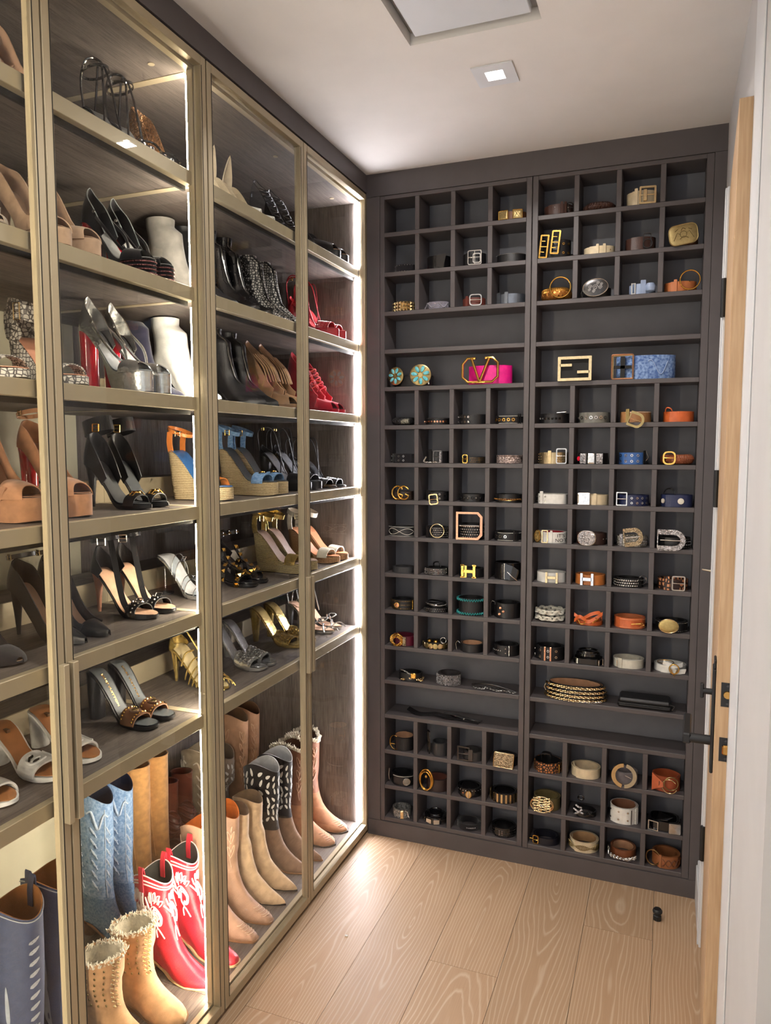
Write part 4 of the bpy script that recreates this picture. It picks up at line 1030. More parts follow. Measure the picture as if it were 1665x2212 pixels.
def s_ankleboot(m, h=.07, H=.15, toe='point', zipm=None, tall=False, tex=None, stud=False, L=.235, sx=(.004, .085), sw=.036, lin=None, top=(0, 0), buckles=False, hk=True):
    def f(R, sg):
        B = Boot(R, sg, L, h, H, toe, sw, sx, ank=.095, top=top, slim=.038)
        f0 = B.body(0, .075, 14, 'foot', m); sh = B.body(.075, H, 16, 'shaft', tex or m, cap0=False); B.lining(lin or DBLACK, .05); B.sole(DBLACK, .004, .0015)
        B.heel(m if hk else DBLACK, .020, .020, .044)
        if zipm: B.stitch([[(PI * 1.08, .05), (PI * 1.10, .08), (PI * 1.12, H * .6), (PI * 1.12, H - .002)]], zipm, .0022, 'zip', sh)
        if stud:
            g = G()
            for a in np.linspace(PI*1.02, PI*1.9, 10):
                for z in np.linspace(.03, H - .012, 9): q = B.sp([a], [z], .0005)[0]; g.lathe([(.0001, -.001), (.0028, 0), (.0001, .0026)], 6, q)
            B.put(g, 'studs', GUN, sh, kind='stuff')
        if buckles:
            for z in (.09, .115):
                q = B.sp([PI*1.5], [z], .003)[0]; g = G(); c = [q + (a*.014, 0, b*.010) for a, b in ((-1, -1), (1, -1), (1, 1), (-1, 1))]
                for i in range(4): g.tube([c[i], c[(i+1) % 4]], .0016, 6)
                B.put(g, 'buckle', GOLD, sh)
    return f
def b_western(foot, shaft, lin, hl=.042, H=.30, L=.275, toe='snip', stitchm=None, pat=None, inlay=None, pull=None, sole=None, top=(.018, .006), sw=.052, sx=(-.004, .140), pip=None, solem=None, fur=None):
    def f(R, sg):
        B = Boot(R, sg, L, hl, H, toe, sw, sx, top=top, slim=.050)
        B.body(0, .095, 16, 'foot', foot); sh = B.body(.095, H, 22, 'shaft', shaft, cap0=False); B.lining(lin, .09)
        B.sole(solem or leather((150, 108, 74)), .006, .004); B.heel(sole or leather((96, 66, 46)), .010, .029, .064)
        if pip: B.topline(pip)
        if pull: B.pull(pull)
        if stitchm: pat(B, stitchm, sh)
        if inlay:
            rnd = random.Random(5); P = []
            for z in np.arange(.13, H - .02, .026):
                for a in np.arange(PI*.86, PI*1.98, .42):
                    P.append(leaf(a + rnd.uniform(-.06, .06) + (.2 if int(z*1000) % 2 else 0), z + rnd.uniform(-.005, .005), .15, .013, rnd.choice((.6, 1.2, 2.1, 2.6))))
            B.patches(P, inlay, 'cut_out_flowers', sh)
        if fur: b_fur(B, fur)
    return f
def b_fur(B, m, n=130, ln=.016):
    rnd = random.Random(3); g = G()
    for i in range(n):
        a = 2*PI*i/n; q = B.sp([a], [B.H], -.002)[0]
        for k in range(3):
            p = q + np.array([rnd.uniform(-.005, .005), rnd.uniform(-.005, .005), -.004]); e = p + np.array([rnd.uniform(-.007, .007), rnd.uniform(-.006, .006), ln * rnd.uniform(.5, 1)])
            g.tube([p, (p + e)/2 + (rnd.uniform(-.002, .002), 0, 0), e], [.0024, .0026, .0010], 4)
    B.put(g, 'fleece_trim', m, None, kind='stuff')
def pat_zigzag(B, m, par):
    ln = []
    for a0 in (PI*1.02, PI*1.28, PI*1.54, PI*1.8):
        for z in np.arange(.12, B.H - .10, .034):
            ln.append([(a0, z), (a0 + .16, z + .020), (a0 + .30, z + .030)]); ln.append([(a0 + .30, z + .030), (a0 + .14, z + .012), (a0 + .02, z + .012)])
    for a0 in (PI*1.0, PI*1.5): ln.append([(a0 + .42, .10), (a0 + .42, B.H - .02)])
    B.stitch(ln, m, .0013, 'stitching', par)
    lo = []
    for c in (PI*1.25, PI*1.75): lo.append([(c - .55, B.H - .045), (c - .3, B.H - .04), (c, B.H - .085), (c + .3, B.H - .04), (c + .55, B.H - .045)])
    B.stitch(lo, m, .0030, 'corded_stitching', par)
def pat_scroll(B, m, par):
    ln = []
    for c, s_ in ((PI*1.30, 1), (PI*1.62, -1), (PI*.95, 1)):
        for r0 in (1.0, .78, .56):
            ln.append([(c + s_*r0*.30*math.cos(t)*(1 - t/9), .130 + r0*.040*math.sin(t)*(1 - t/9)) for t in np.linspace(0, 5.4, 12)])
        for k in range(6):
            t = .2 + k * .42; q = (c + s_*.34*math.cos(t), .136 + .042*math.sin(t)); e = (c + s_*.62*math.cos(t + .2), .138 + .064*math.sin(t + .2))
            ln.append([q, ((q[0]+e[0])/2 + .05, (q[1]+e[1])/2 + .006), e]); ln.append([e, ((q[0]+e[0])/2 - .05, (q[1]+e[1])/2 - .004), (q[0] - s_*.06, q[1] - .006)])
        ln.append([(c - .05, .080), (c + .10*s_, .102), (c + .22*s_, .096), (c + .30*s_, .078)]); ln.append([(c + .1, .105), (c + .18*s_, .128), (c, .16)])
    for d in (0, .008): ln.append([(a, B.H - .012 - d) for a in np.linspace(PI*.7, PI*2.1, 16)])
    for a0 in (PI*1.5,): ln += [[(a0 - .06, .10), (a0 - .06, B.H - .01)], [(a0 + .06, .10), (a0 + .06, B.H - .01)]]
    B.stitch(ln, m, .0020, 'scroll_stitching', par)
    P = []
    for c, s_ in ((PI*1.30, 1), (PI*1.62, -1)):
        for k in range(5): P.append(leaf(c + .34*s_*math.cos(.3 + k*.5), .145 + .048*math.sin(.3 + k*.5), .11, .011, .4 + k*.4))
    B.patches(P, m, 'stitched_leaves', par)
def pat_flame(B, m, par):
    P = []
    for i, z in enumerate(np.arange(.12, B.H - .05, .026)):
        P.append(leaf(PI*1.72 - .04*i % .1, z, .30, .012, .35)); P.append(leaf(PI*1.02, z, .26, .011, 2.7))
    B.patches(P, m, 'flame_overlay', par)
    B.patches([leaf(PI*1.36, .15, .30, .055, 1.57, 14), leaf(PI*1.36, .235, .18, .05, 1.57, 14)], leather((168, 176, 188), .6), 'panel_overlay', par)
    B.stitch([[(a, B.H - .006) for a in np.linspace(PI*.6, PI*2.1, 14)]], m, .0014, 'stitching', par)
    B.patches([[(PI*.86, .08), (PI*.92, .13), (PI*.98, .155), (PI*1.02, .185), (PI*1.06, .155), (PI*1.14, .13), (PI*1.22, .08), (PI*1.04, .07)]], leather((140, 148, 164), .7), 'tongue_overlay', par, .0016)
def pat_vine(B, m, par):
    ln = []
    for c in (PI*1.15, PI*1.5, PI*1.8):
        ln.append([(c, .11), (c + .08, .18), (c - .06, .25), (c + .05, B.H - .05)])
        for z in np.arange(.14, B.H - .05, .05):
            for s_ in (-1, 1): ln.append([(c, z), (c + s_*.16, z + .018), (c + s_*.22, z + .042), (c + s_*.08, z + .034), (c, z + .02)])
    B.stitch(ln, m, .0012, 'vine_stitching', par)
def pat_toe(B, m, par):
    pat_vine(B, m, par)
    g = G()
    for k in range(5):
        z = .012 + .004*k; P = []
        for a in np.linspace(PI*.88, PI*1.12, 9):
            P.append(B.ring(.034 - .0035*k, [a + .04*math.sin(9*a)])[0] + (.002 - .0*k, 0, .001))
        g.tube(P, .0011, 5)
    B.put(g, 'toe_stitching', m, None, kind='stuff')
def b_fleece(R, sg):
    """short tan sheepskin boot with gold studs and fleece top"""
    TS_ = suede((190, 146, 104)); B = Boot(R, sg, .24, .012, .205, 'round', .052, (.0, .125), top=(.0, .012), slim=.052, W=1.08)
    f0 = B.body(0, .09, 16, 'foot', TS_); sh = B.body(.09, .205, 16, 'shaft', TS_, cap0=False); B.lining(mat('fleece', (232, 222, 200), .95, var=.1, bump=.6, bscale=160), .05); B.sole(plain((120, 90, 62), .8), .010, .004)
    b_fur(B, mat('fleece', (232, 222, 200)), 110, .013); B.topline(TS_, .004)
    g = G(); k = G()
    for a in np.linspace(PI*1.22, PI*1.95, 7):
        for z in np.linspace(.100, .188, 7): k.lathe([(.0001, -.001), (.0036, 0), (.0030, .0016), (.0001, .002)], 8, B.sp([a], [z], .0)[0], 'y')
    for z in np.linspace(.095, .195, 10):
        q = B.sp([PI*1.02], [z], 0)[0]; g.lathe([(.0042, 0), (.0030, .003), (.0001, .009)], 6, q, 'x')
        q = B.sp([PI*1.10], [z], 0)[0]; g.lathe([(.0042, 0), (.0030, .003), (.0001, .009)], 6, q, 'x')
    B.put(k, 'flat_studs', AGOLD, sh, kind='stuff'); B.put(g, 'spike_studs', PGOLD, sh, kind='stuff')
def b_tall(m, lin, H=.50, toe='round', fold=False, wr=0.0, sx=(.0, .125), hl=.02, sw=.050):
    def f(R, sg):
        B = Boot(R, sg, .265, hl, H, toe, sw, sx, top=(.0, .004), slim=.046)
        B.body(0, .095, 16, 'foot', m); sh = B.body(.095, H, 20, 'shaft', m, cap0=False); B.lining(lin, .08); B.sole(leather((110, 78, 52)), .006, .003); B.heel(leather((84, 58, 40)), .004, .029, .064)
        B.topline(m, .002)
        if wr: B.stitch([[(a, z + .010*math.sin(3*a + z*80)) for a in np.linspace(PI*.9, PI*2.05, 12)] for z in np.arange(.09, .20, .013)], m, .0034, 'creases', sh)
        if fold: B.stitch([[(PI*1.35, .10), (PI*1.35, H - .01)]], m, .0016, 'seam', sh)
    return f
Z = [z + .0016 for z in SHZ] + [BOT + .0005]
P_ = pair
# ---- near cabinet, from the top shelf down
P_('strappy_sandal', 'black strappy high-heeled sandal with silver buckle on the top shelf', 'shoe', s_strappy(BLACKP, INB, h=.112, up=.012, heelm=leather((214, 170, 132))), ((-.03, -1.175), (-.03, -1.095)), Z[0], .205)
P_('glitter_pump', 'bronze glitter pump with cream lining next to the black strappy sandals', 'shoe', s_pump(GLIT, CRML, h=.135, hb=.075, toe='almond'), ((-.06, -.985), None), Z[0], .205, sides='one')
P_('beige_pump', 'beige high-heeled pump with dark piping on the top shelf', 'shoe', s_pump(leather((214, 178, 150)), leather((222, 180, 152)), h=.11, toe='round', hb=.07, low=.03), ((-.03, -1.60), (-.03, -1.48)), Z[0], .205)
P_('peep_toe_pump', 'beige suede platform pump with open toe', 'shoe', s_pump(NUDE, leather((150, 120, 98)), h=.10, p=.028, toe='round', peep=.05, hk='pillar', throat=.040), ((-.03, -1.445), (-.03, -1.357)), Z[1], .205)
P_('grey_pump', 'grey suede pump at the left edge of the second shelf', 'shoe', s_pump(suede((176, 160, 142)), NUDE, h=.10, toe='round', hb=.075, low=.035), ((-.03, -1.60), None), Z[1], .205, sides='one')
P_('platform_sandal', 'black suede platform sandal with red heel and glitter platform trim', 'shoe', s_dorsay(BLACKS, leather((150, 150, 150), .25), RED, glit=GLITP, edge=leather((150, 160, 160)), p=.030), ((-.03, -1.185), (-.03, -1.111)), Z[1], .21)
P_('velvet_pump', 'black velvet pump behind the red-heeled glitter sandals', 'shoe', s_pump(suede((20, 16, 34)), DBLACK, h=.10, hb=.07, low=.03, toe='almond'), ((-.11, -.99), None), Z[1], .205, sides='one')
P_('suede_ankle_boot', 'pale grey suede ankle boot beside the cabinet post', 'boot', s_ankleboot(suede((128, 124, 118)), H=.165, toe='round', L=.24), ((-.06, -.885), None), Z[1], .24, sides='one')
P_('snakeskin_wedge', 'snake-print wedge sandal with peach insole', 'shoe', s_wedge(SNAKE, PEACH, SNAKE, band=(.68, .84), cup=True, ankw=.030, p=.012, h=.09), ((-.03, -1.56), (-.03, -1.405)), Z[2], .215)
P_('platform_sandal', 'silver mirror platform sandal with red heel', 'shoe', s_dorsay(SILV, leather((196, 198, 200), .2), RED, p=.042, edge=SILVER), ((-.03, -1.205), (-.03, -1.132)), Z[2], .21)
P_('velvet_bootie', 'dark blue crushed velvet bootie behind the silver platform sandals', 'boot', s_ankleboot(suede((38, 38, 56)), H=.14, toe='round'), ((-.105, -.985), None), Z[2], .235, sides='one')
P_('white_bootie', 'smooth white leather ankle boot beside the cabinet post', 'boot', s_ankleboot(WHITE, H=.165, toe='point', L=.24), ((-.06, -.875), None), Z[2], .24, sides='one')
P_('platform_pump', 'tan suede platform pump with open toe and ankle strap', 'shoe', s_pump(TANS, leather((170, 128, 98)), h=.105, p=.042, toe='round', peep=.06, hk='pillar', heelm=RED, throat=.040, strap=True, letters='Paris', lab='red-backed heel'), ((-.07, -1.50), (-.065, -1.365)), Z[3], .21)
P_('cuff_sandal', 'black leather high-heeled sandal with gold medallion and ankle cuff', 'shoe', s_cuff, ((-.075, -1.160), (-.08, -1.080)), Z[3], .205)
P_('espadrille_wedge', 'blue sandal on pale rope wedge with orange ankle strap', 'shoe', s_wedge(leather((220, 130, 60)), leather((60, 110, 170)), ROPE, band=(.70, .84), ankw=.009, h=.10, p=.03), ((-.06, -.835), None), Z[3], .215, sides='one')
P_('pointed_pump', 'black leather pointed slingback pump with buckled straps', 'shoe', s_pump(BLACK, leather((222, 180, 150)), toe='point', vt=.68, hb=.06, L=.225, strap=True), ((-.07, -1.392), (-.068, -1.315)), Z[4], .225)
P_('strap_pump', 'black suede double-strap pump at the left edge of the shelf', 'shoe', s_pump(BLACKS, leather((206, 174, 144)), toe='round', hb=.075, low=.014, strap=True), ((-.08, -1.555), None), Z[4], .205, sides='one')
P_('eyelet_sandal', 'black sandal with silver eyelet straps and buckles', 'shoe', s_studsandal, ((-.085, -1.140), (-.085, -1.062)), Z[4], .205)
P_('clear_sandal', 'clear vinyl strapped silver sandal beside the cabinet post', 'shoe', s_clear, ((-.08, -.885), None), Z[4], .205, sides='one')
P_('white_mule', 'white leather heeled mule with cut-out emblem strap', 'shoe', s_mule(WHITE, leather((170, 112, 66), .3), st_logo, h=.075, toe='round', logo=leather((90, 60, 36))), ((-.075, -1.465), (-.07, -1.362)), Z[5], .215)
P_('white_mule', 'plain white heeled slide at the far left of the lowest shelf', 'shoe', s_mule(WHITE, leather((170, 112, 66), .3), lambda S: S.band('strap', WHITE, .60, .86, .034, .029, th=.004), h=.055, toe='round'), ((-.08, -1.585), None), Z[5], .215, sides='one')
P_('studded_mule', 'black block-heeled mule with brown gold-studded strap', 'shoe', s_mule(BLACK, leather((92, 96, 98), .3), st_studband, h=.11, toe='square', txt='LOUIS VUITTON', txtm=GOLD), ((-.075, -1.168), (-.075, -1.096)), Z[5], .215)
P_('caged_sandal', 'gold lace-up caged sandal beside the cabinet post', 'shoe', s_cage, ((-.072, -.851), None), Z[5], .205, sides='one')
# boots on the cabinet floor
P_('western_boot', 'dark blue western boot with pale flame overlays', 'boot', b_western(leather((96, 104, 124), .7), leather((66, 76, 104), .7), leather((176, 118, 66)), H=.44, stitchm=leather((178, 182, 190), .7), pat=pat_flame, pull=leather((52, 60, 84))), ((-.045, -1.470), (-.055, -1.357)), Z[6], .275)
P_('denim_boot', 'tall pale blue denim western boot with zigzag stitching', 'boot', b_western(DENIM, DENIML, leather((48, 52, 78)), H=.40, stitchm=mat('pale_thread', (206, 222, 240), .8), pat=pat_zigzag, sw=.050), ((-.315, -.935), (-.315, -.845)), Z[6], .275)
P_('fleece_boot', 'short tan sheepskin boot with gold studs and fleece collar', 'boot', b_fleece, ((-.045, -1.240), (-.045, -1.117)), Z[6], .24)
P_('suede_tall_boot', 'tall camel suede boot with plain shaft', 'boot', b_tall(suede((214, 160, 100)), suede((150, 106, 64)), H=.44, fold=True), ((-.325, -.75), (-.325, -.655)), Z[6], .265)
P_('leather_tall_boot', 'dark brown creased leather boot', 'boot', b_tall(leather((112, 62, 46), .3), leather((92, 48, 36)), H=.30, wr=1, sw=.038, sx=(.01, .095)), ((-.325, -.565), (-.325, -.48)), Z[6], .265)
P_('western_boot', 'red western boot with white scroll stitching', 'boot', b_western(leather((196, 38, 54), .3), leather((190, 34, 50), .3), leather((70, 70, 66)), H=.235, sw=.045, sx=(.0, .118), stitchm=plain((238, 220, 214)), pat=pat_scroll, pull=leather((200, 44, 60)), pip=plain((238, 220, 214)), solem=leather((214, 176, 128)), sole=leather((170, 120, 84))), ((-.062, -.985), (-.052, -.875)), Z[6], .26)
P_('western_boot', 'beige stitched western boot behind the dark brown boots', 'boot', b_western(suede((176, 158, 132)), suede((168, 152, 126)), leather((210, 196, 170)), H=.33, stitchm=plain((226, 216, 196)), pat=pat_zigzag), ((-.315, -.395), None), Z[6], .275, sides='one')
# ---- far cabinet
P_('leaf_pump', 'cream pump with tall leaf-shaped heel flap', 'shoe', s_leafback, ((-.04, -.685), (-.04, -.60)), Z[0], .205)
P_('clear_bootie', 'clear vinyl bootie with black lacing and pointed black toe', 'shoe', s_clearheel, ((-.04, -.42), (-.04, -.33)), Z[0], .205)
P_('peep_toe_sandal', 'black peep-toe sandal with tan insole on the top shelf', 'shoe', s_pump(BLACK, TANL, h=.085, p=.024, hk='block', toe='round', peep=.06, vt=.56, hb=.03, low=.010, throat=.056), ((-.03, -.159), (-.03, -.080)), Z[0], .205)
P_('snakeskin_bootie', 'black patent ankle boot with snakeskin sheen and side zip', 'boot', s_ankleboot(BLACKP, H=.175, zipm=SILVER, stud=True, toe='point', L=.245), ((-.03, -.716), (-.03, -.631)), Z[1], .245)
P_('buckled_boot', 'black boot with gold double buckles beside the cabinet post', 'boot', s_ankleboot(BLACK, H=.16, buckles=True, toe='round'), ((-.05, -.805), None), Z[1], .235, sides='one')
P_('net_bootie', 'black bootie covered in white netting', 'boot', s_ankleboot(NET, H=.15, toe='round', L=.23, zipm=GUN), ((-.03, -.51), (-.03, -.42)), Z[1], .23)
P_('red_platform_sandal', 'red strappy platform sandal with dotted edges', 'shoe', s_thin(REDL, leather((206, 60, 66)), h=.10, plat=.024, stud=True, gold=True, loops=2), ((-.03, -.175), (-.03, -.105)), Z[1], .205)
P_('pointed_bootie', 'black pointed ankle boot with bright front seam', 'boot', s_ankleboot(BLACK, H=.162, zipm=SILVER, toe='point', L=.25, h=.07), ((-.03, -.690), (-.03, -.605)), Z[2], .25)
P_('fringed_bootie', 'tan leather peep-toe bootie with fringe', 'boot', s_laceup(leather((188, 148, 112)), DBLACK, h=.08, boot=.13, peep=.07, fringe=True), ((-.03, -.49), (-.03, -.41)), Z[2], .21)
P_('laced_bootie', 'dark red suede peep-toe bootie with crossed laces', 'boot', s_laceup(REDS, DBLACK, h=.08, boot=.13, m_lace=suede((206, 50, 66)), wedge=REDS), ((-.03, -.180), (-.03, -.115)), Z[2], .21)
P_('denim_wedge', 'denim espadrille wedge sandal with gold ornament', 'shoe', s_wedge(DENIM, INB, ROPE, orn=GOLD, h=.105, p=.034), ((-.045, -.605), (-.045, -.530)), Z[3], .215)
P_('ring_sandal', 'black platform sandal with thin ankle loops', 'shoe', s_thin(BLACK, leather((120, 122, 126), .25), plat=.022, gold=True), ((-.07, -.325), (-.065, -.245)), Z[3], .205)
P_('crystal_sandal', 'black sandal with silver studded toe band', 'shoe', s_thin(BLACK, INB, stud=True, h=.09), ((-.055, -.150), (-.045, -.078)), Z[3], .205)
P_('pyramid_stud_sandal', 'black strappy sandal covered in gold pyramid studs', 'shoe', s_rock, ((-.070, -.690), (-.075, -.612)), Z[4], .205)
P_('gold_wedge', 'gold sandal on striped rope wedge', 'shoe', s_wedge(GOLDF, leather((206, 176, 160)), STRIPE, ankw=.014, h=.10, p=.026), ((-.035, -.420), (-.035, -.345)), Z[4], .215)
P_('cream_wedge', 'cream sandal on cork wedge with tan ankle strap', 'shoe', s_wedge(leather((232, 224, 204)), leather((206, 140, 100)), cells_mat('cork', (186, 146, 108), (150, 108, 74), 160, .8, .05), ankw=.016, h=.095, p=.016), ((-.035, -.170), (-.035, -.085)), Z[4], .215)
P_('silver_mule', 'silver metallic mule with embossed flower strap', 'shoe', s_mule(SILV, foil((196, 196, 198), .25), st_embossed(SILV), h=.11, hk='cone'), ((-.067, -.653), (-.065, -.588)), Z[5], .215)
P_('gold_mule', 'gold metallic mule with embossed flower strap', 'shoe', s_mule(GOLDF, foil((214, 188, 122), .25), st_embossed(GOLDF), h=.11, hk='cone'), ((-.080, -.375), (-.070, -.300)), Z[5], .215)
P_('bow_sandal', 'silver strappy sandal with bow and nude insole', 'shoe', s_strappy(SILV, leather((222, 180, 150)), h=.09, n=3, bow=True), ((-.060, -.160), (-.060, -.085)), Z[5], .205)
# boots on the floor of the far cabinet
P_('western_boot', 'tall tan western boot with vine stitching at the back', 'boot', b_western(leather((190, 146, 112), .6), leather((186, 142, 108), .6), leather((120, 88, 62)), H=.38, stitchm=leather((206, 166, 132)), pat=pat_vine), ((-.315, -.170), (-.315, -.080)), Z[6], .275)
P_('western_boot', 'taupe western boot with white cut-out flowers', 'boot', b_western(suede((142, 122, 102)), suede((134, 116, 98)), leather((120, 104, 86)), H=.27, L=.23, inlay=plain((222, 216, 204))), ((-.318, -.275), None), Z[6], .275, sides='one')
P_('western_boot', 'black western boot with white cut-out flowers and taupe foot', 'boot', b_western(suede((132, 104, 84)), suede((36, 30, 28)), plain((206, 206, 204)), H=.315, inlay=plain((226, 222, 214)), toe='point'), ((-.046, -.400), (-.044, -.305)), Z[6], .275)
P_('suede_bootie', 'beige suede pointed boot with slanted top', 'boot', s_ankleboot(suede((204, 174, 138)), h=.05, H=.235, toe='point', L=.265, sx=(.0, .115), sw=.046, lin=suede((150, 124, 96)), top=(.010, .0)), ((-.042, -.590), (-.042, -.500)), Z[6], .265)
P_('western_boot', 'brown western boot with fleece-trimmed top and toe stitching', 'boot', b_western(suede((176, 128, 96)), leather((132, 88, 64), .6), leather((90, 60, 44)), H=.31, sw=.044, stitchm=leather((216, 176, 150)), pat=pat_toe, fur=mat('fleece', (232, 222, 200)), solem=DBLACK, toe='round'), ((-.050, -.200), (-.045, -.088)), Z[6], .27)
P_('western_boot', 'tan embroidered western boot with orange lining', 'boot', b_western(leather((176, 136, 108), .6), leather((182, 144, 116), .6), leather((214, 116, 50)), H=.28, stitchm=leather((222, 190, 160)), pat=pat_toe), ((-.050, -.775), (-.050, -.675)), Z[6], .265)
# ================================================================ BELTS: builders
def rrect(w, h, r, n=5):
    p = []
    for cx, cy, a0 in ((w/2-r, h/2-r, 0), (-w/2+r, h/2-r, PI/2), (-w/2+r, -h/2+r, PI), (w/2-r, -h/2+r, 1.5*PI)):
        for k in range(n): a = a0 + PI/2*k/(n-1); p.append((cx + r*math.cos(a), cy + r*math.sin(a)))
    return p
def ell(rx, ry, n=28): return [(rx*math.cos(a), ry*math.sin(a)) for a in np.linspace(0, 2*PI, n, endpoint=False)]
def basis(yaw=0, roll=0, pitch=0):
    M = Matrix.Rotation(math.radians(yaw), 3, 'Z') @ Matrix.Rotation(math.radians(pitch), 3, 'X') @ Matrix.Rotation(math.radians(roll), 3, 'Y')
    M = np.array(M); return M @ (1, 0, 0), M @ (0, 0, 1), M @ (0, -1, 0)
class Belt:
    def __init__(s, u, r, c, label, m, w=.03, rx=.044, ry=.042, turns=2.0, dx=0.0, yo=.010, th=.0034, lin=None, name='belt', x=None, start=-.55, dz=0.0, coil=True, group='rolled belts in the cubbyholes', cat='belt', shape=1.0):
        x0, x1 = UX[u]; cw = (x1 - x0 - 3*TD) / 4
        s.cx = (x0 + (cw + TD) * c + cw / 2 if x is None else x) + dx; s.z = ZS[r]
        s.R = root(name, label, cat, (s.cx, 0, s.z + .0004), 0, group)
        rx = min(rx * 1.08, .0530) if x is None and coil else rx
        s.w, s.rx, s.ry, s.yo, s.th, s.m, s.shape = w, rx, ry, yo, th, m, shape
        s.cy = yo + ry; s.S = None; s.lift = 0.0
        if coil:
            t = np.linspace(-PI/2 + start, -PI/2 + start + turns*2*PI, int(26*turns) + 8); k = (t - t[0]) / (2*PI)
            q = 1 - k * (th * 1.35) / min(rx, ry)
            # slight taper of the loose inner turns
            P = np.stack([s.rx*q*np.sign(np.cos(t))*np.abs(np.cos(t))**shape, s.cy + s.ry*q*np.sign(np.sin(t))*np.abs(np.sin(t))**shape, np.full(len(t), w/2)], 1)
            s.P = P
            s.S = G().ribbon(P, (0, 0, w), th).obj('strap', m, s.R, 40)
            if lin:
                Q = P.copy(); c0 = np.array([0, s.cy, w/2]); d = P - c0; d[:, 2] = 0; Q = P - d / np.linalg.norm(d, axis=1, keepdims=True) * th * .62
                G().ribbon(Q, (0, 0, w*.985), .0008).obj('lining', lin, s.S, 40)
    def put(s, g, name, m, parent=None, smooth=40, kind=None, label=None):
        V = np.concatenate(g.v); low = V[:, 2] < .0003
        if parent is None or parent == s.S:
            dz = 0.0                                   # rest what would sink into the shelf on top of it
            if low.any() and V[low, 1].max() > -.0012: dz = .0004 - V[:, 2].min()
            if parent is None: s.lift = dz
        else: dz = s.lift
        if dz: g.v = [v + (0, 0, dz) for v in g.v]
        o = g.obj(name, m, parent or s.R, smooth)
        if kind: o['kind'] = kind
        if label: o['label'] = label
        return o
    def at(s, t, v=.5, off=0.0):
        """t = angle from the front (+ to the right); v = height fraction"""
        a = -PI/2 + t; e = s.shape; x = s.rx*np.sign(math.cos(a))*abs(math.cos(a))**e; y = s.ry*np.sign(math.sin(a))*abs(math.sin(a))**e
        n = np.array([math.cos(a)/s.rx, math.sin(a)/s.ry, 0]); n /= np.linalg.norm(n)
        return np.array([x, s.cy + y, v*s.w]) + n*(s.th/2 + off), n
    def arc(s, t0, t1, v=.5, off=.0008, n=26, wave=0.0, wn=4, ph=0.0):
        return np.array([s.at(t, v + wave*math.sin(wn*t + ph), off)[0] for t in np.linspace(t0, t1, n)])
    def studs(s, m, shape='dome', rows=(.5,), size=.004, t0=-.5, t1=1.35, gap=None, name='studs', stag=False):
        g = G(); gap = gap or size*1.5
        ln = (s.rx + s.ry)/2
        for ri, v in enumerate(rows):
            t = t0 + (gap/ln/2 if stag and ri % 2 else 0)
            while t < t1:
                q, n = s.at(t, v); u = np.cross((0, 0, 1.), n); u /= np.linalg.norm(u); up = np.array([0, 0, 1.]); h = size/2
                if shape == 'pyr': g.add([*[q + (u*a + up*b)*h for a, b in ((-1, -1), (1, -1), (1, 1), (-1, 1))], q + n*size*.5], [(0, 1, 2, 3), (0, 1, 4), (1, 2, 4), (2, 3, 4), (3, 0, 4)])
                elif shape == 'eyelet':
                    R = []
                    for rr, d in ((h, 0), (h*.95, .0012), (h*.55, .0012), (h*.5, .0)):
                        R.append([q + (u*math.cos(a) + up*math.sin(a))*rr + n*d for a in np.linspace(0, 2*PI, 10, endpoint=False)])
                    g.rings(R, cap0=False, cap1=False)
                else:
                    R = []
                    for rr, d in ((h, 0), (h*.8, h*.35), (h*.35, h*.6)) if shape == 'dome' else ((h, 0), (h*.95, .0016), (h*.3, .0018)):
                        R.append([q + (u*math.cos(a) + up*math.sin(a))*rr + n*d for a in np.linspace(0, 2*PI, 8, endpoint=False)])
                    g.rings(R, cap0=False)
                t += gap / math.hypot(s.rx*math.cos(t), s.ry*math.sin(t))
        return s.put(g, name, m, s.S, 30, kind='stuff')
    def line(s, m, v, r=.0007, t0=-.6, t1=1.4, wave=0, wn=4, ph=0, name='stitching'):
        return s.put(G().tube(s.arc(t0, t1, v, .0004, 40, wave, wn, ph), r, 5), name, m, s.S, kind='stuff')
    def org(s, t=0.0, dz=0.0, off=.004):
        q, n = s.at(t, .5, off); return q + (0, 0, dz)
    def loop(s, m, t=.5, wd=.010, h=1.08, off=.0015):
        q, n = s.at(t, .5, off); u = np.cross((0, 0, 1.), n)
        g = G().prism(rrect(wd, s.w*h + .003, .002), .0035, q, u, (0, 0, 1), n); return s.put(g, 'keeper_loop', m, s.S)
    def rect(s, m, bw=.036, bh=None, bar=.004, t=0.0, dz=0, yaw=0, roll=0, pitch=0, r=.006, d=.004, pin=True, off=.004, mid=False, name='buckle', pm=None):
        bh = bh or s.w + .010; ux, uz, un = basis(yaw, roll, pitch); q = s.org(t, dz, off)
        g = G().frame(rrect(bw, bh, r), rrect(bw - 2*bar, bh - 2*bar, max(.001, r - bar*.6)), d, q, ux, uz, un)
        if mid: g.prism(rrect(bar*.8, bh - bar, .001), d*.8, q, ux, uz, un)
        b = s.put(g, name, m)
        if pin: s.put(G().tube([q - ux*bw*.42 + un*d*.5, q + un*d*.9, q + ux*bw*.42 + un*d*.6], .0016, 7), 'pin', pm or m, b)
        return b
    def ringb(s, m, R=.025, r=.0025, t=0.0, dz=0, yaw=0, roll=0, pitch=0, off=.004, ry=None, pin=False, arc=(0, 2*PI), name='ring_buckle'):
        ux, uz, un = basis(yaw, roll, pitch); q = s.org(t, dz, off); a = np.linspace(*arc, 40)
        cl = abs(arc[1] - arc[0] - 2*PI) < .01
        if cl: a = a[:-1]
        P = q + R*np.cos(a)[:, None]*ux + (ry or R)*np.sin(a)[:, None]*uz
        b = s.put(G().tube(P, r, 9, closed=cl), name, m)
        if pin: s.put(G().tube([q - ux*R, q + un*.002, q + ux*R*.9], .0015, 7), 'pin', m, b)
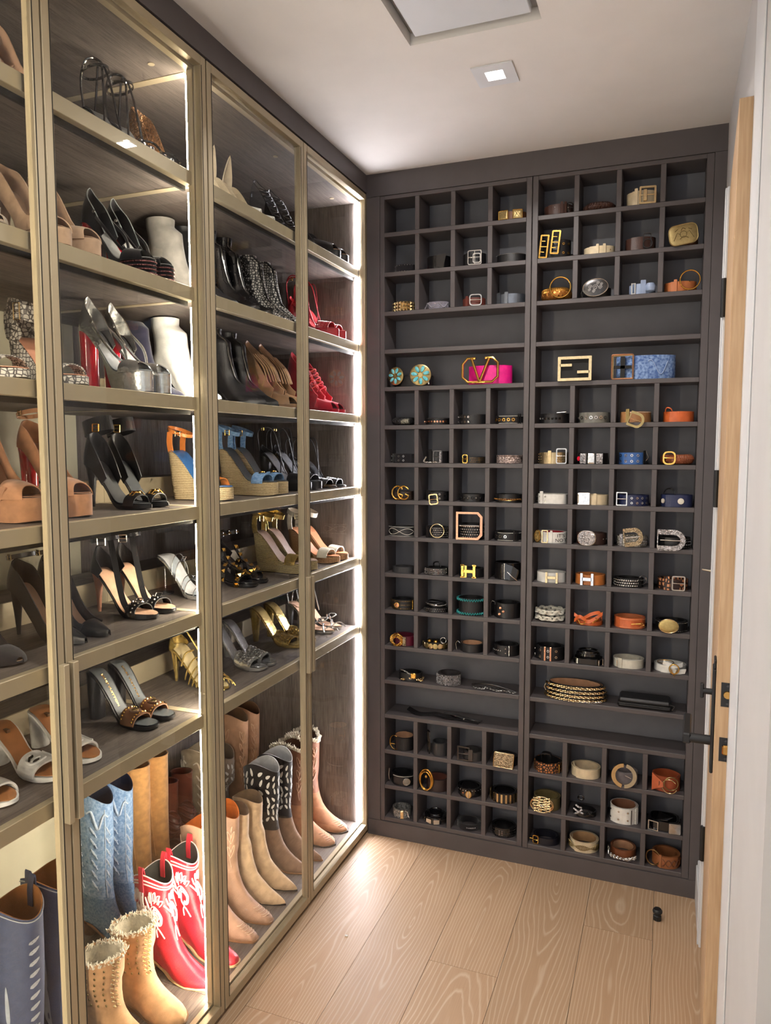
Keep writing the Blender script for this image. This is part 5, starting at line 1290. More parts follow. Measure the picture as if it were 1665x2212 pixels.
        return b
    def plate(s, m, poly, t=0.0, dz=0, d=.005, yaw=0, roll=0, pitch=0, off=.005, rim=None, relief=None, name='buckle_plate', rm=None):
        ux, uz, un = basis(yaw, roll, pitch); q = s.org(t, dz, off); p = np.asarray(poly)
        g = G().rings([q - un*d*.5 + p[:, :1]*ux + p[:, 1:]*uz, q + un*d*.3 + p[:, :1]*ux + p[:, 1:]*uz, q + un*d*.5 + .93*(p[:, :1]*ux + p[:, 1:]*uz), q + un*d*.62 + .5*(p[:, :1]*ux + p[:, 1:]*uz)])
        b = s.put(g, name, m)
        if rim: s.put(G().tube(q + un*d*.4 + .97*(p[:, :1]*ux + p[:, 1:]*uz), .0014, 6, closed=True), 'rim', rim, b)
        if relief:
            g = G()
            for ln in relief:
                l = np.asarray(ln); g.tube(q + un*d*.62 + l[:, :1]*ux + l[:, 1:]*uz, .0010, 5)
            s.put(g, 'relief', rm or m, b, kind='stuff')
        return b
    def poly(s, m, polys, t=0.0, dz=0, d=.005, yaw=0, roll=0, pitch=0, off=.005, name='buckle'):
        ux, uz, un = basis(yaw, roll, pitch); q = s.org(t, dz, off); g = G()
        for p in polys: g.prism(p, d, q, ux, uz, un)
        return s.put(g, name, m)
    def bars(s, m, lines, r=.004, t=0.0, dz=0, yaw=0, roll=0, pitch=0, off=.006, name='buckle', closed=False):
        ux, uz, un = basis(yaw, roll, pitch); q = s.org(t, dz, off); g = G()
        for l in lines:
            l = np.asarray(l, float); g.tube(q + l[:, :1]*ux + l[:, 1:2]*uz + (l[:, 2:3] if l.shape[1] > 2 else 0)*un, r, 8, closed=closed)
        return s.put(g, name, m)
    def western(s, m, bw=.040, bh=.048, t=0, dz=0, yaw=0, roll=0, pitch=0, bar=.011, off=.006, tip=None, d=.006):
        """open horse-shoe shaped western buckle, round to the right"""
        a = np.linspace(-PI/2, PI/2, 14); o = [(-bw/2, -bh/2)] + [(bw*.08 + bw*.42*math.cos(x), bh/2*math.sin(x)) for x in a] + [(-bw/2, bh/2)]
        i = [(-bw/2 + .003, -bh/2 + bar)] + [(bw*.04 + (bw*.46 - bar)*math.cos(x), (bh/2 - bar)*math.sin(x)) for x in a] + [(-bw/2 + .003, bh/2 - bar)]
        ux, uz, un = basis(yaw, roll, pitch); q = s.org(t, dz, off)
        b = s.put(G().frame(o, i, d, q, ux, uz, un), 'western_buckle', m)
        s.put(G().tube([q - ux*bw*.4 + un*d*.4, q + un*d*.7, q + ux*bw*.34 + un*d*.7], .0017, 7), 'pin', tip or m, b)
        return b
def chain_geo(P, size=.006, r=.0012, g=None):
    """oval links along a path"""
    P = np.asarray(P, float); sg = np.linalg.norm(np.diff(P, axis=0), axis=1); L = np.concatenate([[0], np.cumsum(sg)]); g = g or G()
    n = max(2, int(L[-1] / (size*.78)))
    for k in range(n):
        c = np.array([np.interp((k + .5)/n*L[-1], L, P[:, j]) for j in range(3)]); e = np.array([np.interp(min(1, (k + .6)/n)*L[-1], L, P[:, j]) for j in range(3)]); T = e - c
        T = T / max(np.linalg.norm(T), 1e-9); u = np.cross(T, (0, 0, 1.)); 
        if np.linalg.norm(u) < .1: u = np.array([1., 0, 0])
        u /= np.linalg.norm(u); w = np.cross(T, u); s_ = u*.8 + w*.6 if k % 2 else w*.8 - u*.6
        g.tube([c + T*size*.58*math.cos(a) + s_*size*.38*math.sin(a) for a in np.linspace(0, 2*PI, 9)[:-1]], r, 4, closed=True)
    return g
def braid(B, m, r=.006, strands=3, v=.5, name='braid', t0=-.6, turns=1.9, amp=.3, fr=16):
    g = G(); t = np.linspace(t0, t0 + turns*2*PI, int(110*turns))
    for k in range(strands):
        P = []
        for a in t:
            q, n = B.at(a, v, 0); ph = fr*a + 2*PI*k/strands; f = 1 - (a - t0)/(2*PI)*.10
            c = np.array([0, B.cy, 0]); q2 = c + (q - c)*np.array([f, f, 1]); P.append(q2 + (0, 0, B.w*amp*math.sin(ph)) + n*r*.7*math.cos(2*ph))
        g.tube(P, r, 6)
    return B.put(g, name, m)
# ================================================================ BELTS: the collection
LB = BLACK; BR = leather((74, 48, 40)); BRN = leather((120, 76, 50)); TAN = leather((186, 126, 78)); CRM = leather((222, 204, 170)); WHT = leather((232, 230, 224)); ORG = leather((214, 104, 52))
NVY = leather((38, 46, 84)); BLU = leather((62, 104, 170)); GRY = leather((120, 118, 110)); LIN = leather((206, 158, 122), .55); PINK = leather((236, 30, 140), .35)
THR = plain((226, 222, 212)); CHR = metal((226, 226, 226), .12); VELV = suede((30, 27, 31)); MTAUPE = foil((190, 170, 134), .35)
# ---- left half, top row down
b = Belt(0, 1, 3, 'brown belt with two square engraved bronze plates', BRN, .028, .048, .040)
for t in (-.42, .50): b.plate(AGOLD, rrect(.034, .030, .002), t, .002, yaw=t*22, rim=GOLD, relief=[[(-.011, -.010), (.0, .008), (.010, -.004)], [(-.010, .010), (.004, -.008), (.012, .010)]], off=.004)
b = Belt(0, 2, 0, 'black suede belt edged with tiny silver studs, lying low', VELV, .026, .040, .036, dx=.008); b.studs(SILVER, 'dome', (.08, .92), .0026, -1.3, 1.3, .010)
b = Belt(0, 2, 1, 'wide glossy black wrap belt with folded end', BLACKP, .046, .042, .036, 1.6); b.put(G().sheet([[(.008, .006, .004), (.006, .005, .046)], [(.030, .010, .0), (.040, .012, .050)]], .003), 'folded_end', BLACKP)
b = Belt(0, 2, 2, 'wide black belt with double-framed silver buckle', LB, .044, .040, .036); b.rect(SILVER, .050, .050, .003, .25, mid=True, yaw=4); b.rect(SILVER, .028, .034, .003, .40, off=.008, pin=False, yaw=8)
b = Belt(0, 2, 3, 'black belt with rows of silver dots along both edges', LB, .030, .050, .040, dx=-.002); b.studs(SILVER, 'dome', (.06, .94), .0024, -1.3, 1.3, .005)
b = Belt(0, 3, 0, 'belt covered in three rows of pale gold pyramid studs', leather((150, 130, 90)), .036, .038, .036, dx=.004); b.studs(PGOLD, 'pyr', (.17, .5, .83), .0110, -1.4, 1.35, .0115)
b = Belt(0, 3, 1, 'lavender grey suede belt with scattered studs', suede((132, 128, 140)), .026, .043, .036); b.studs(SILVER, 'dome', (.25, .75), .0030, -1.3, 1.3, .012, stag=True); b.line(plain((160, 156, 166)), .5, .0016, -1.3, 1.3, .3, 7)
b = Belt(0, 3, 2, 'brown crocodile belt with rounded silver buckle', leather((104, 52, 44)), .030, .040, .036); b.rect(SILVER, .044, .040, .0035, .35, r=.010, yaw=10); b.loop(leather((104, 52, 44)), -.35)
b = Belt(0, 3, 3, 'metallic blue-grey belt with fabric keeper loop', foil((110, 116, 126), .45), .034, .050, .040); b.loop(foil((124, 130, 140), .4), -.15, .012); b.loop(foil((124, 130, 140), .4), -.75, .016)
b = Belt(0, 5, 0, 'black belt with two turquoise flower conchos and silver chain', LB, .040, .075, .045, x=.180)
TURQ = mat('turquoise', (74, 178, 196), .35, nscale=90, c2=(130, 214, 222))
for t, R in ((-.75, .0340), (.50, .0395)):
    ux, uz, un = basis(t*20); q = b.org(t, .020, .014)
    p = b.put(G().rings([q - un*.004 + np.array(ell(R, R*.98))[:, :1]*ux + np.array(ell(R, R*.98))[:, 1:]*uz, q + np.array(ell(R, R*.98))[:, :1]*ux + np.array(ell(R, R*.98))[:, 1:]*uz, q + un*.002 + np.array(ell(R*.9, R*.88))[:, :1]*ux + np.array(ell(R*.9, R*.88))[:, 1:]*uz]), 'concho', AGOLD)
    for k in range(7):
        a = 2*PI*k/7 + .3; c = q + un*.003 + (ux*math.cos(a) + uz*math.sin(a))*R*.58; d = ux*math.cos(a) + uz*math.sin(a); e = np.cross(un, d); R_ = []
        for s_, h in ((1, 0), (.85, .0025), (.4, .0036)): R_.append([c + (d*R*.31*math.cos(x) + e*R*.17*math.sin(x))*s_ + un*h for x in np.linspace(0, 2*PI, 12, endpoint=False)])
        b.put(G().rings(R_), 'turquoise_petal', TURQ, p)
    g = G()
    for k in range(14): a = 2*PI*k/14; g.tube([q + un*.003 + (ux*math.cos(a) + uz*math.sin(a))*R*.2, q + un*.003 + (ux*math.cos(a) + uz*math.sin(a))*R*.86], .0008, 4)
    b.put(g, 'filigree', GOLD, p, kind='stuff')
b.put(chain_geo(spline([(.05, .012, .045), (.066, .012, .02), (.070, .012, .006)], 12), .006), 'chain', SILVER, kind='stuff')
b = Belt(0, 5, 0, 'wide hot pink belt with large gold V emblem buckle', PINK, .066, .082, .046, x=.470, lin=PINK, turns=1.4, start=-1.1); b.S
oc = [(-.066, .020), (-.040, .044), (.042, .044), (.066, .024), (.066, -.026), (.044, -.044), (-.044, -.044), (-.066, -.026)]
b.bars(GOLD, [[(-.016, .042), (-.046, .042), (-.064, .022), (-.064, -.024), (-.044, -.042), (.044, -.042), (.064, -.024), (.064, .024), (.046, .042), (.018, .042)]], .0048, -.28, .016, off=.012)
b.bars(GOLD, [[(-.030, .042), (-.001, -.040)], [(.034, .042), (.001, -.040)]], .0050, -.28, .016, off=.016, name='emblem')
b = Belt(0, 6, 0, 'braided black leather belt with silver bar', LB, .028, .038, .036, dx=.002, coil=False); braid(b, BLACK, .0065, 3); b.put(G().lathe([(.0001, 0), (.0105, 0), (.0105, .030), (.0001, .030)], 14, (.004, .010, .014), 'x'), 'silver_bar', crystal_mat('hammered_silver', (190, 188, 170)))
b = Belt(0, 6, 1, 'black belt with a row of rose gold disc studs', LB, .026, .044, .038); b.studs(RGOLD, 'disc', (.45,), .0080, -1.2, 1.0, .0105); b.line(plain((60, 58, 60)), .9, .001)
b = Belt(0, 6, 2, 'wide black belt with two rows of silver eyelets', LB, .036, .050, .040); b.studs(SILVER, 'eyelet', (.25, .75), .0076, -1.2, -.1, .0125)
b = Belt(0, 6, 3, 'black belt with gold eyelets and white edge stitching', LB, .030, .050, .042); b.studs(GOLD, 'eyelet', (.5,), .0125, -.9, .55, .0165); b.line(THR, .08); b.line(THR, .92); [b.loop(LB, .75 + .16*k, .005) for k in (0, 1)]
b = Belt(0, 7, 0, 'black belt with two rows of gunmetal eyelets', VELV, .034, .042, .036); b.studs(ASILV, 'eyelet', (.27, .73), .0080, -1.0, .6, .0180)
b = Belt(0, 7, 1, 'black belt with glittering square buckle and hanging chain', LB, .044, .040, .038); b.rect(GUN, .034, .046, .004, .30, yaw=6); b.put(G().box(.022, .030, -.003, .003, .002, .042, bev=.001), 'crystal_bar', CRYS); b.loop(LB, -.35, .012); b.put(chain_geo(spline([(-.030, .004, .022), (-.036, .0, .004), (-.010, -.001, .002), (.012, .0, .003)], 16), .006), 'chain', SILVER, kind='stuff')
b = Belt(0, 7, 2, 'narrow black woven belt with gold studs and gold buckle', LB, .024, .046, .040, dx=.002); b.studs(GOLD, 'dome', (.2, .5, .8), .0026, .05, 1.3, .0052, stag=True); b.rect(GOLD, .020, .032, .003, -.35, yaw=-4); b.loop(LB, -.72, .012)
b = Belt(0, 7, 3, 'rose crystal mesh belt', CRYSP, .030, .046, .040, th=.005); b.line(CRYSP, .95, .0016); b.line(CRYSP, .05, .0016)
b = Belt(0, 8, 0, 'dark studded belt with interlocked gold double-G buckle', leather((60, 46, 40)), .032, .038, .036); b.studs(SILVER, 'dome', (.2, .5, .8), .0024, -1.2, 1.2, .0065)
for sx, t_ in ((-1, 0), (1, 1)):
    an = np.linspace(.55, 2*PI - .45, 30) if sx < 0 else np.linspace(.55, 2*PI - .45, 30)
    b.bars(GOLD, [[(.0120*sx + .0225*math.cos(x), .0245*math.sin(x)) for x in an] + [(.0120*sx + .006, -.004)]], .0034, 0.12, .002, off=.008 + .003*t_)
b = Belt(0, 8, 1, 'black grommet belt with square gold buckle hanging over the shelf', LB, .034, .042, .038); b.studs(SILVER, 'eyelet', (.27, .73), .0080, .45, 1.3, .0200); b.rect(PGOLD, .036, .040, .0045, .05, -.010, roll=-6, off=.016, r=.008); b.loop(LB, -.55, .014)
b = Belt(0, 8, 2, 'black belt with black dome studs', LB, .028, .044, .038); b.studs(BLACKP, 'dome', (.5,), .0110, -1.2, 1.2, .0155)
b = Belt(0, 8, 3, 'black belt with a row of amber stones', LB, .030, .046, .042); b.studs(crystal_mat('amber_stones', (230, 160, 80)), 'dome', (.4,), .0058, -1.2, 1.2, .0066); b.line(GOLD, .25, .0007)
b = Belt(0, 9, 0, 'wide dark belt with crossing pale wavy stitching', leather((44, 44, 46)), .038, .048, .034, 1.1, yo=.004); b.line(THR, .5, .0009, -1.2, 1.2, .30, 2.6, 0); b.line(THR, .5, .0009, -1.2, 1.2, .30, 2.6, PI); b.line(THR, .95, .0007, -1.2, 1.2); b.line(THR, .05, .0007, -1.2, 1.2)
b = Belt(0, 9, 1, 'black studded belt with round pale gold ring buckle', LB, .040, .042, .038); b.studs(SILVER, 'dome', (.12, .32, .52, .72, .90), .0042, -.1, 1.35, .0066, stag=True); b.ringb(PGOLD, .0255, .0022, .28, .002, yaw=8, off=.008); b.loop(LB, -.55, .014)
b = Belt(0, 9, 2, 'black studded belt with huge octagonal rose gold buckle', LB, .056, .046, .040); b.studs(SILVER, 'dome', (.15, .32, .49, .66, .83), .0048, -.8, 1.3, .0080, stag=True)
o8 = [(.044, .030), (.030, .044), (-.044, .044), (-.044, .040), (-.044, -.040), (-.044, -.044), (.030, -.044), (.044, -.030)]; i8 = [(.036, .026), (.026, .037), (-.037, .037), (-.037, .034), (-.037, -.034), (-.037, -.037), (.026, -.037), (.036, -.026)]
ux, uz, un = basis(6); q = b.org(.05, .018, .008); o8 = [(x*1.1, z*1.16) for x, z in o8]; i8 = [(x*1.1, z*1.17) for x, z in i8]; bk = b.put(G().frame(o8, i8, .008, q, ux, uz, un), 'buckle', RGOLD); b.put(G().tube([q - ux*.040, q + un*.005, q + ux*.036], .0022, 7), 'pin', SILVER, bk)
b = Belt(0, 9, 3, 'black belt with silver eyelets, pale stitching and three keepers', LB, .032, .048, .042); b.studs(SILVER, 'eyelet', (.5,), .0120, -.75, .25, .0180); b.line(THR, .08); b.line(THR, .92); [b.loop(LB, .58 + .15*k, .005) for k in (0, 1, 2)]
b = Belt(0, 10, 0, 'plain charcoal belt rolled flat', leather((58, 58, 60), .6), .022, .042, .036, 2.6)
b = Belt(0, 10, 1, 'black belt with rows of silver sequin studs and looped end', LB, .026, .042, .038); b.studs(SILVER, 'dome', (.15, .38, .62, .85), .0046, -1.3, 1.3, .0056); b.put(G().tube(spline([(-.012, .05, .026), (-.010, .05, .042), (.010, .05, .044), (.014, .05, .026)], 16), .003, 6), 'looped_end', BLACKP)
b = Belt(0, 10, 2, 'black belt with gold H buckle', LB, .032, .046, .038); b.poly(GOLD, [rrect(.008, .044, .001), ], -.18, -.004, name='buckle')
b.poly(GOLD, [[(x - .022, z) for x, z in rrect(.009, .046, .001)], [(x + .022, z) for x, z in rrect(.009, .046, .001)], rrect(.040, .010, .001), [(x - .022, z + .022) for x, z in rrect(.014, .005, .001)], [(x + .022, z + .022) for x, z in rrect(.014, .005, .001)], [(x - .022, z - .022) for x, z in rrect(.014, .005, .001)], [(x + .022, z - .022) for x, z in rrect(.014, .005, .001)]], .02, -.004, off=.009)
b = Belt(0, 10, 3, 'broad glossy black belt folded in a heap', BLACKP, .060, .046, .042, 1.3, start=-.9); b.put(G().sheet([[(.0, -.002, .010), (.004, .0, .060)], [(.022, -.006, .0), (.030, .004, .052)], [(.044, .0, .006), (.050, .016, .034)]], .003), 'folded_end', BLACKP); b.put(G().tube(spline([(.012, -.006, .030), (.030, -.008, .014), (.046, .0, .0)], 12), .0016, 6), 'edge_trim', SILVER)
b = Belt(0, 11, 0, 'black belt with rows of small gold studs and a round gold medallion', LB, .038, .044, .038); b.studs(GOLD, 'dome', (.12, .5, .88), .0030, -1.3, 1.3, .0066); b.plate(RGOLD, ell(.0095, .0095), -.22, 0, off=.003, d=.004, rim=GOLD, name='medallion'); b.put(G().box(.047, .051, .016, .030, .004, .040, bev=.001), 'buckle', GOLD)
b = Belt(0, 11, 1, 'black studded multi-strand belt coiled unevenly', LB, .018, .044, .038); b.studs(SILVER, 'dome', (.3, .75), .0034, -1.3, 1.2, .0085, stag=True)
for k in (1, 2): b.put(G().tube([(.04*math.cos(a)*(1 - .1*k), .048 + .034*math.sin(a), .018 + .008*k + .003*math.sin(2*a + k)) for a in np.linspace(0, 2*PI, 30)[:-1]], .0034, 6, closed=True), 'strand', LB)
b.put(chain_geo([(.04*math.cos(a), .044 + .036*math.sin(a), .030 + .003*math.sin(2*a)) for a in np.linspace(PI, 2*PI, 24)], .005, .0008), 'chain', SILVER, kind='stuff')
TEAL = leather((40, 150, 150), .45)
b = Belt(0, 11, 2, 'very wide black belt with teal zigzag edges', leather((34, 33, 35), .5), .062, .046, .042, 1.3)
for v in (.03, .97):
    z = G().tube([b.at(t, v + (.085 if k % 2 else -.03) * (1 if v > .5 else -1) * -1 + (.03 if v < .5 else -.03), .0015)[0] for k, t in enumerate(np.linspace(-2.6, 2.6, 56))], .0024, 5); b.put(z, 'zigzag_edge', TEAL, b.S)
b = Belt(0, 11, 3, 'wide black belt with wire loop and three bronze rivets', LB, .054, .046, .042); b.bars(GUN, [[(-.010, -.026), (-.012, .020), (-.004, .030), (.006, .026), (.006, .016)]], .0018, -.85, .004, off=.006, name='wire_loop')
b.put(G().lathe([(.0001, 0), (.0055, 0), (.0045, .002), (.0001, .0028)], 12, b.at(-.30, .70)[0], 'y').lathe([(.0001, 0), (.0055, 0), (.0045, .002), (.0001, .0028)], 12, b.at(-.08, .48)[0], 'y').lathe([(.0001, 0), (.0055, 0), (.0045, .002), (.0001, .0028)], 12, b.at(-.36, .28)[0], 'y'), 'rivets', RGOLD, b.S, kind='stuff')
b = Belt(0, 12, 0, 'dark red belt with gold chain-wrapped crystal buckle', leather((96, 24, 44)), .036, .044, .040, dx=.006)
for k in range(3): b.put(chain_geo([b.org(-.25, .004, .010) + np.array([.026*math.cos(a)*(1 - .16*k), -.002*k, .022*math.sin(a)*(1 - .16*k)]) for a in np.linspace(0, 2*PI, 30)], .007, .0013), 'chain_frame', GOLD, kind='stuff')
b.put(G().box(.010, .022, -.004, .002, .004, .038, bev=.001), 'crystal_bar', CRYSG)
b = Belt(0, 12, 1, 'chain belt of gold discs and dark domes', LB, .024, .042, .036); 
for k, t in enumerate(np.linspace(-1.3, 1.3, 8)): b.plate(PGOLD if k % 2 else AGOLD, ell(.0100, .0110), t, 0, d=.005, yaw=t*50, off=.003, name='disc')
for t in (-.5, .1, .6, 1.0): b.put(G().lathe([(.009, 0), (.0075, .006), (.0001, .010)], 12, (b.at(t, 1)[0] + (0, .02, 0))), 'dome', GOLD if t in (-.5, .1) else GUN)
b.ringb(SILVER, .011, .0012, .8, .024, off=.006)
b = Belt(0, 12, 2, 'plain black belt with tan lining and small wire buckle', LB, .030, .044, .042, 1.9, dx=.004, lin=LIN); b.bars(SILVER, [[(-.006, -.018), (-.010, .010), (-.002, .020), (.006, .012)]], .0014, -.95, .0, name='wire_buckle')
b = Belt(0, 12, 3, 'black belt with silver rivets and upright silver bar', LB, .038, .044, .040); b.studs(SILVER, 'dome', (.5,), .0060, -1.1, -.1, .0090); b.studs(SILVER, 'dome', (.3, .75), .0060, .12, .25, .02); b.put(G().box(.018, .0215, .004, .010, -.002, .040, bev=.001), 'silver_bar', SILVER)
b = Belt(0, 13, 0, 'tangled gold chain belt with gold padlock and black strap', LB, .030, .050, .034, 1.2, x=.170); rn = random.Random(4); pts = [(rn.uniform(-.035, .060), rn.uniform(.004, .05), .004 + .010*rn.random()) for _ in range(22)]; b.put(chain_geo(spline(pts, 120), .0085, .0015), 'chain', PGOLD, kind='stuff')
b.put(G().box(.012, .034, .008, .018, .012, .034, bev=.003), 'padlock', GOLD); b.put(chain_geo(spline([(-.035, .02, .042), (-.010, .012, .038), (.014, .010, .026)], 20), .006, .001), 'chain_end', SILVER, kind='stuff')
b = Belt(0, 13, 0, 'crystal belt of many rhinestone rows in a neat coil', plain((60, 56, 58)), .040, .046, .042, x=.324); b.studs(CRYS, 'dome', np.linspace(.06, .94, 8), .0046, -1.5, 1.5, .0058, name='rhinestones')
b = Belt(0, 13, 0, 'dark chain belt with curved gunmetal bar', GUN, .01, .05, .04, x=.500, coil=False); b.put(G().tube(spline([(-.080, .030, .012), (-.04, .016, .024), (.02, .012, .022), (.090, .020, .004)], 24), .0034, 8), 'bar', GUN)
b.put(chain_geo(spline([(-.075, .02, .006), (-.04, .010, .005), (-.02, .018, .010), (.02, .008, .005), (.05, .014, .006), (.088, .010, .004)], 40), .008, .0014), 'chain', ASILV, kind='stuff'); b.put(chain_geo(spline([(-.05, .03, .004), (0, .035, .005), (.06, .03, .004)], 30), .008, .0014), 'chain', GUN, kind='stuff')
b = Belt(0, 14, 0, 'long black belt lying flat in loose curves', BLACKP, .01, .05, .04, x=.320, coil=False); b.put(G().ribbon(spline([(-.16, .05, .016), (-.11, .035, .006), (-.05, .045, .010), (.0, .030, .012), (.06, .035, .006), (.13, .028, .004)], 50), (.004, .022, .004), .003), 'strap', BLACKP); b.put(G().ribbon(spline([(-.02, .06, .010), (.03, .045, .015), (.08, .045, .008), (.135, .040, .006)], 40), (.004, .018, .0), .003), 'strap_end', BLACKP)
b = Belt(0, 15, 0, 'black belt with tan lining and gold half-ring buckle', LB, .050, .040, .040, 1.6, dx=.006, lin=LIN); b.ringb(GOLD, .022, .0018, -.55, .004, yaw=-14, off=.006, arc=(PI*.35, PI*1.65), ry=.028); b.bars(GOLD, [[(-.020, 0), (.004, 0)]], .0016, -.55, .0, off=.008, name='pin')
b = Belt(0, 15, 1, 'wide black belt beside a large upright black buckle', leather((48, 48, 50), .5), .050, .030, .030, 1.5, dx=.020); b.rect(BLACKP, .028, .088, .006, -1.35, .014, yaw=-58, d=.005, r=.002, off=.010)
b = Belt(0, 15, 2, 'black belt with large matte square buckle', leather((52, 50, 50), .5), .034, .038, .036, dx=.014); b.rect(GUN, .050, .056, .006, -.55, .008, yaw=-2, r=.002, off=.008, mid=False); b.put(G().box(-.006, .010, -.001, .001, .006, .050), 'buckle_plate', GUN)
b = Belt(0, 15, 3, 'black belt with rectangular gold crystal mesh buckle', LB, .034, .046, .036); b.plate(CRYSG, rrect(.074, .056, .003), .12, .002, d=.008, yaw=6, roll=4, off=.012, rim=PGOLD)
b = Belt(0, 16, 0, 'black belt with silver western concho and edge stitching', LB, .040, .046, .040); b.plate(ASILV, ell(.014, .014), .55, 0, d=.005, yaw=22, off=.004, rim=SILVER, relief=[ell(.009, .009) + [(.009, 0)], ell(.005, .005) + [(.005, 0)]]); b.line(THR, .94, .0008); b.bars(ASILV, [[(0, -.02), (-.003, 0), (0, .026)]], .003, -1.0, .012, name='buckle_end')
b = Belt(0, 16, 1, 'brown belt with oval gold snake buckle', leather((52, 38, 36)), .046, .044, .040, dx=.008, lin=leather((110, 66, 56))); b.ringb(GOLD, .0275, .0042, -.60, .004, yaw=-8, off=.010, ry=.040); b.ringb(GOLD, .0235, .0030, -.60, .004, yaw=-8, off=.013, ry=.036, name='snake_coil'); b.put(G().lathe([(.0001, 0), (.0045, .002), (.005, .008), (.0001, .012)], 10, b.org(-.60, .030, .016) + (.004, 0, 0)), 'snake_head', GOLD)
b = Belt(0, 16, 2, 'glossy black belt with round gold clasp', BLACKP, .032, .044, .042); b.plate(PGOLD, ell(.011, .013), .18, 0, d=.008, off=.005, rim=GOLD, name='clasp'); b.studs(RGOLD, 'disc', (.5,), .0070, -.28, -.2, .02); b.studs(CHR, 'dome', (.8,), .004, -1.4, 1.4, .012); b.put(G().box(.008, .011, -.006, .004, .004, .030), 'clasp_bar', SILVER)
b = Belt(0, 16, 3, 'black belt with upright pale gold bars all around', BLACKP, .036, .046, .042)
for t in np.linspace(-2.2, 2.2, 15): q, n = b.at(t, .5); u = np.cross((0, 0, 1.), n); b.put(G().prism(rrect(.0068, .034, .001), .003, q + n*.001, u, (0, 0, 1), n), 'gold_bar', PGOLD, b.S, 0)
b = Belt(0, 17, 0, 'silver mesh belt with gold clasp and dangling chain', crystal_mat('silver_mesh', (200, 198, 192), .3), .032, .036, .034, 1.6, dx=-.004); b.plate(PGOLD, rrect(.012, .034, .002), .35, 0, d=.006, yaw=14, name='clasp'); b.put(chain_geo(spline([(.020, .012, .034), (.034, .010, .030), (.042, .010, .010), (.048, .014, .003)], 20), .006, .001), 'chain', SILVER, kind='stuff')
b = Belt(0, 17, 1, 'black belt with silver hinged plates and looped strap', BLACKP, .024, .042, .040, 2.4)
for t in (-.95, -.3, .35, 1.0): q, n = b.at(t, .45); u = np.cross((0, 0, 1.), n); b.put(G().prism(rrect(.022, .018, .002), .004, q + n*.001, u, (0, 0, 1), n), 'silver_plate', SILVER, b.S, 0)
b.put(G().tube([(.026*math.cos(a), .05 + .022*math.sin(a), .032 + .004*math.sin(a)) for a in np.linspace(0, 2*PI, 24)[:-1]], .003, 6, closed=True), 'looped_strap', BLACKP)
b = Belt(0, 17, 2, 'black velvet belt with a short row of rhinestones', VELV, .024, .044, .040); b.studs(CRYS, 'dome', (.5,), .0055, .05, .85, .0062, name='rhinestones')
b = Belt(0, 17, 3, 'black sequinned belt with small crystal bars', BLACKP, .034, .044, .040); b.studs(GUN, 'dome', (.2, .5, .8), .0040, -1.4, 1.4, .0075, stag=True); b.studs(CRYSP, 'disc', (.3, .5, .7), .0040, -.15, .15, .010, name='crystals')
# ---- right half
b = Belt(1, 1, 0, 'dark brown belt with two keeper loops and silver buckle end', BR, .034, .046, .040); b.loop(BR, .35, .008); b.loop(BR, .60, .008); b.rect(SILVER, .024, .036, .003, .95, .004, yaw=40); b.studs(SILVER, 'dome', (.7,), .004, -.1, -.05)
b = Belt(1, 1, 1, 'dark brown braided belt lying low', BR, .024, .045, .038, coil=False); braid(b, BR, .0065, 3, fr=12)
b = Belt(1, 1, 2, 'beige belt with large brushed gold rectangular buckle', CRM, .046, .046, .036); b.rect(PGOLD, .052, .056, .0060, .40, .004, yaw=6, r=.004, d=.006); b.put(G().box(.008, .020, -.006, .002, .008, .044, bev=.001), 'buckle_plate', PGOLD); b.loop(CRM, -.28, .010)
b = Belt(1, 2, 0, 'wide black eyelet belt with big double-framed gold buckles', LB, .060, .044, .036); b.studs(GOLD, 'eyelet', (.25, .75), .0090, .55, 1.3, .0200)
for t, dz in ((-.75, .010), (.02, .018)): b.rect(GOLD, .030, .078, .0050, t, dz, yaw=-4, roll=6, r=.004, off=.010, d=.005, pin=False); b.bars(GOLD, [[(-.013, 0), (.013, 0)], [(-.010, .018), (.004, .018)], [(-.010, -.018), (.004, -.018)]], .0022, t, dz, roll=6, off=.012, name='buckle_bars')
b = Belt(1, 2, 1, 'pale cream belt with two keeper loops and tapered end', CRM, .026, .052, .036, dx=.004); b.loop(CRM, -.02, .009); b.loop(CRM, .38, .009); b.studs(GOLD, 'dome', (.5,), .004, .8, .85)
b = Belt(1, 2, 2, 'dark brown belt with dark ring buckle', BR, .042, .046, .038); b.rect(GUN, .026, .050, .003, .45, .006, yaw=8, pin=False); b.ringb(GUN, .0140, .0020, .45, -.004, off=.010)
b = Belt(1, 2, 3, 'belt with large antique brass western relief buckle', BRN, .036, .040, .036)
po = [(x*1.0, z) for x, z in rrect(.088, .064, .020)]; b.plate(AGOLD, po, -.05, .014, d=.007, yaw=2, roll=-8, off=.014, rim=AGOLD, relief=[ell(.010, .010) + [(.010, 0)], [(-.030, -.016), (-.018, .006), (-.008, .0)], [(.030, -.016), (.018, .008), (.008, .0)], [(-.006, .012), (0, .020), (.008, .014)], [(-.012, -.014), (0, -.006), (.014, -.014)], [(-.024, .012), (-.014, .018)], [(.016, .016), (.026, .010)]], rm=metal((120, 104, 70), .4))
b = Belt(1, 3, 0, 'golden brown rope belt with very large gold ring', leather((150, 96, 50)), .040, .043, .040, coil=False); braid(b, foil((176, 118, 60), .4), .0075, 3, fr=9, turns=1.6); b.ringb(GOLD, .0340, .0026, .36, .020, yaw=6, off=.012); braid(b, foil((206, 150, 70), .35), .0060, 3, .75, 'braid', -1.2, .5, .22, 18)
b = Belt(1, 3, 1, 'belt with oval silver buckle engraved with black flowers', LB, .032, .044, .038); rl = []
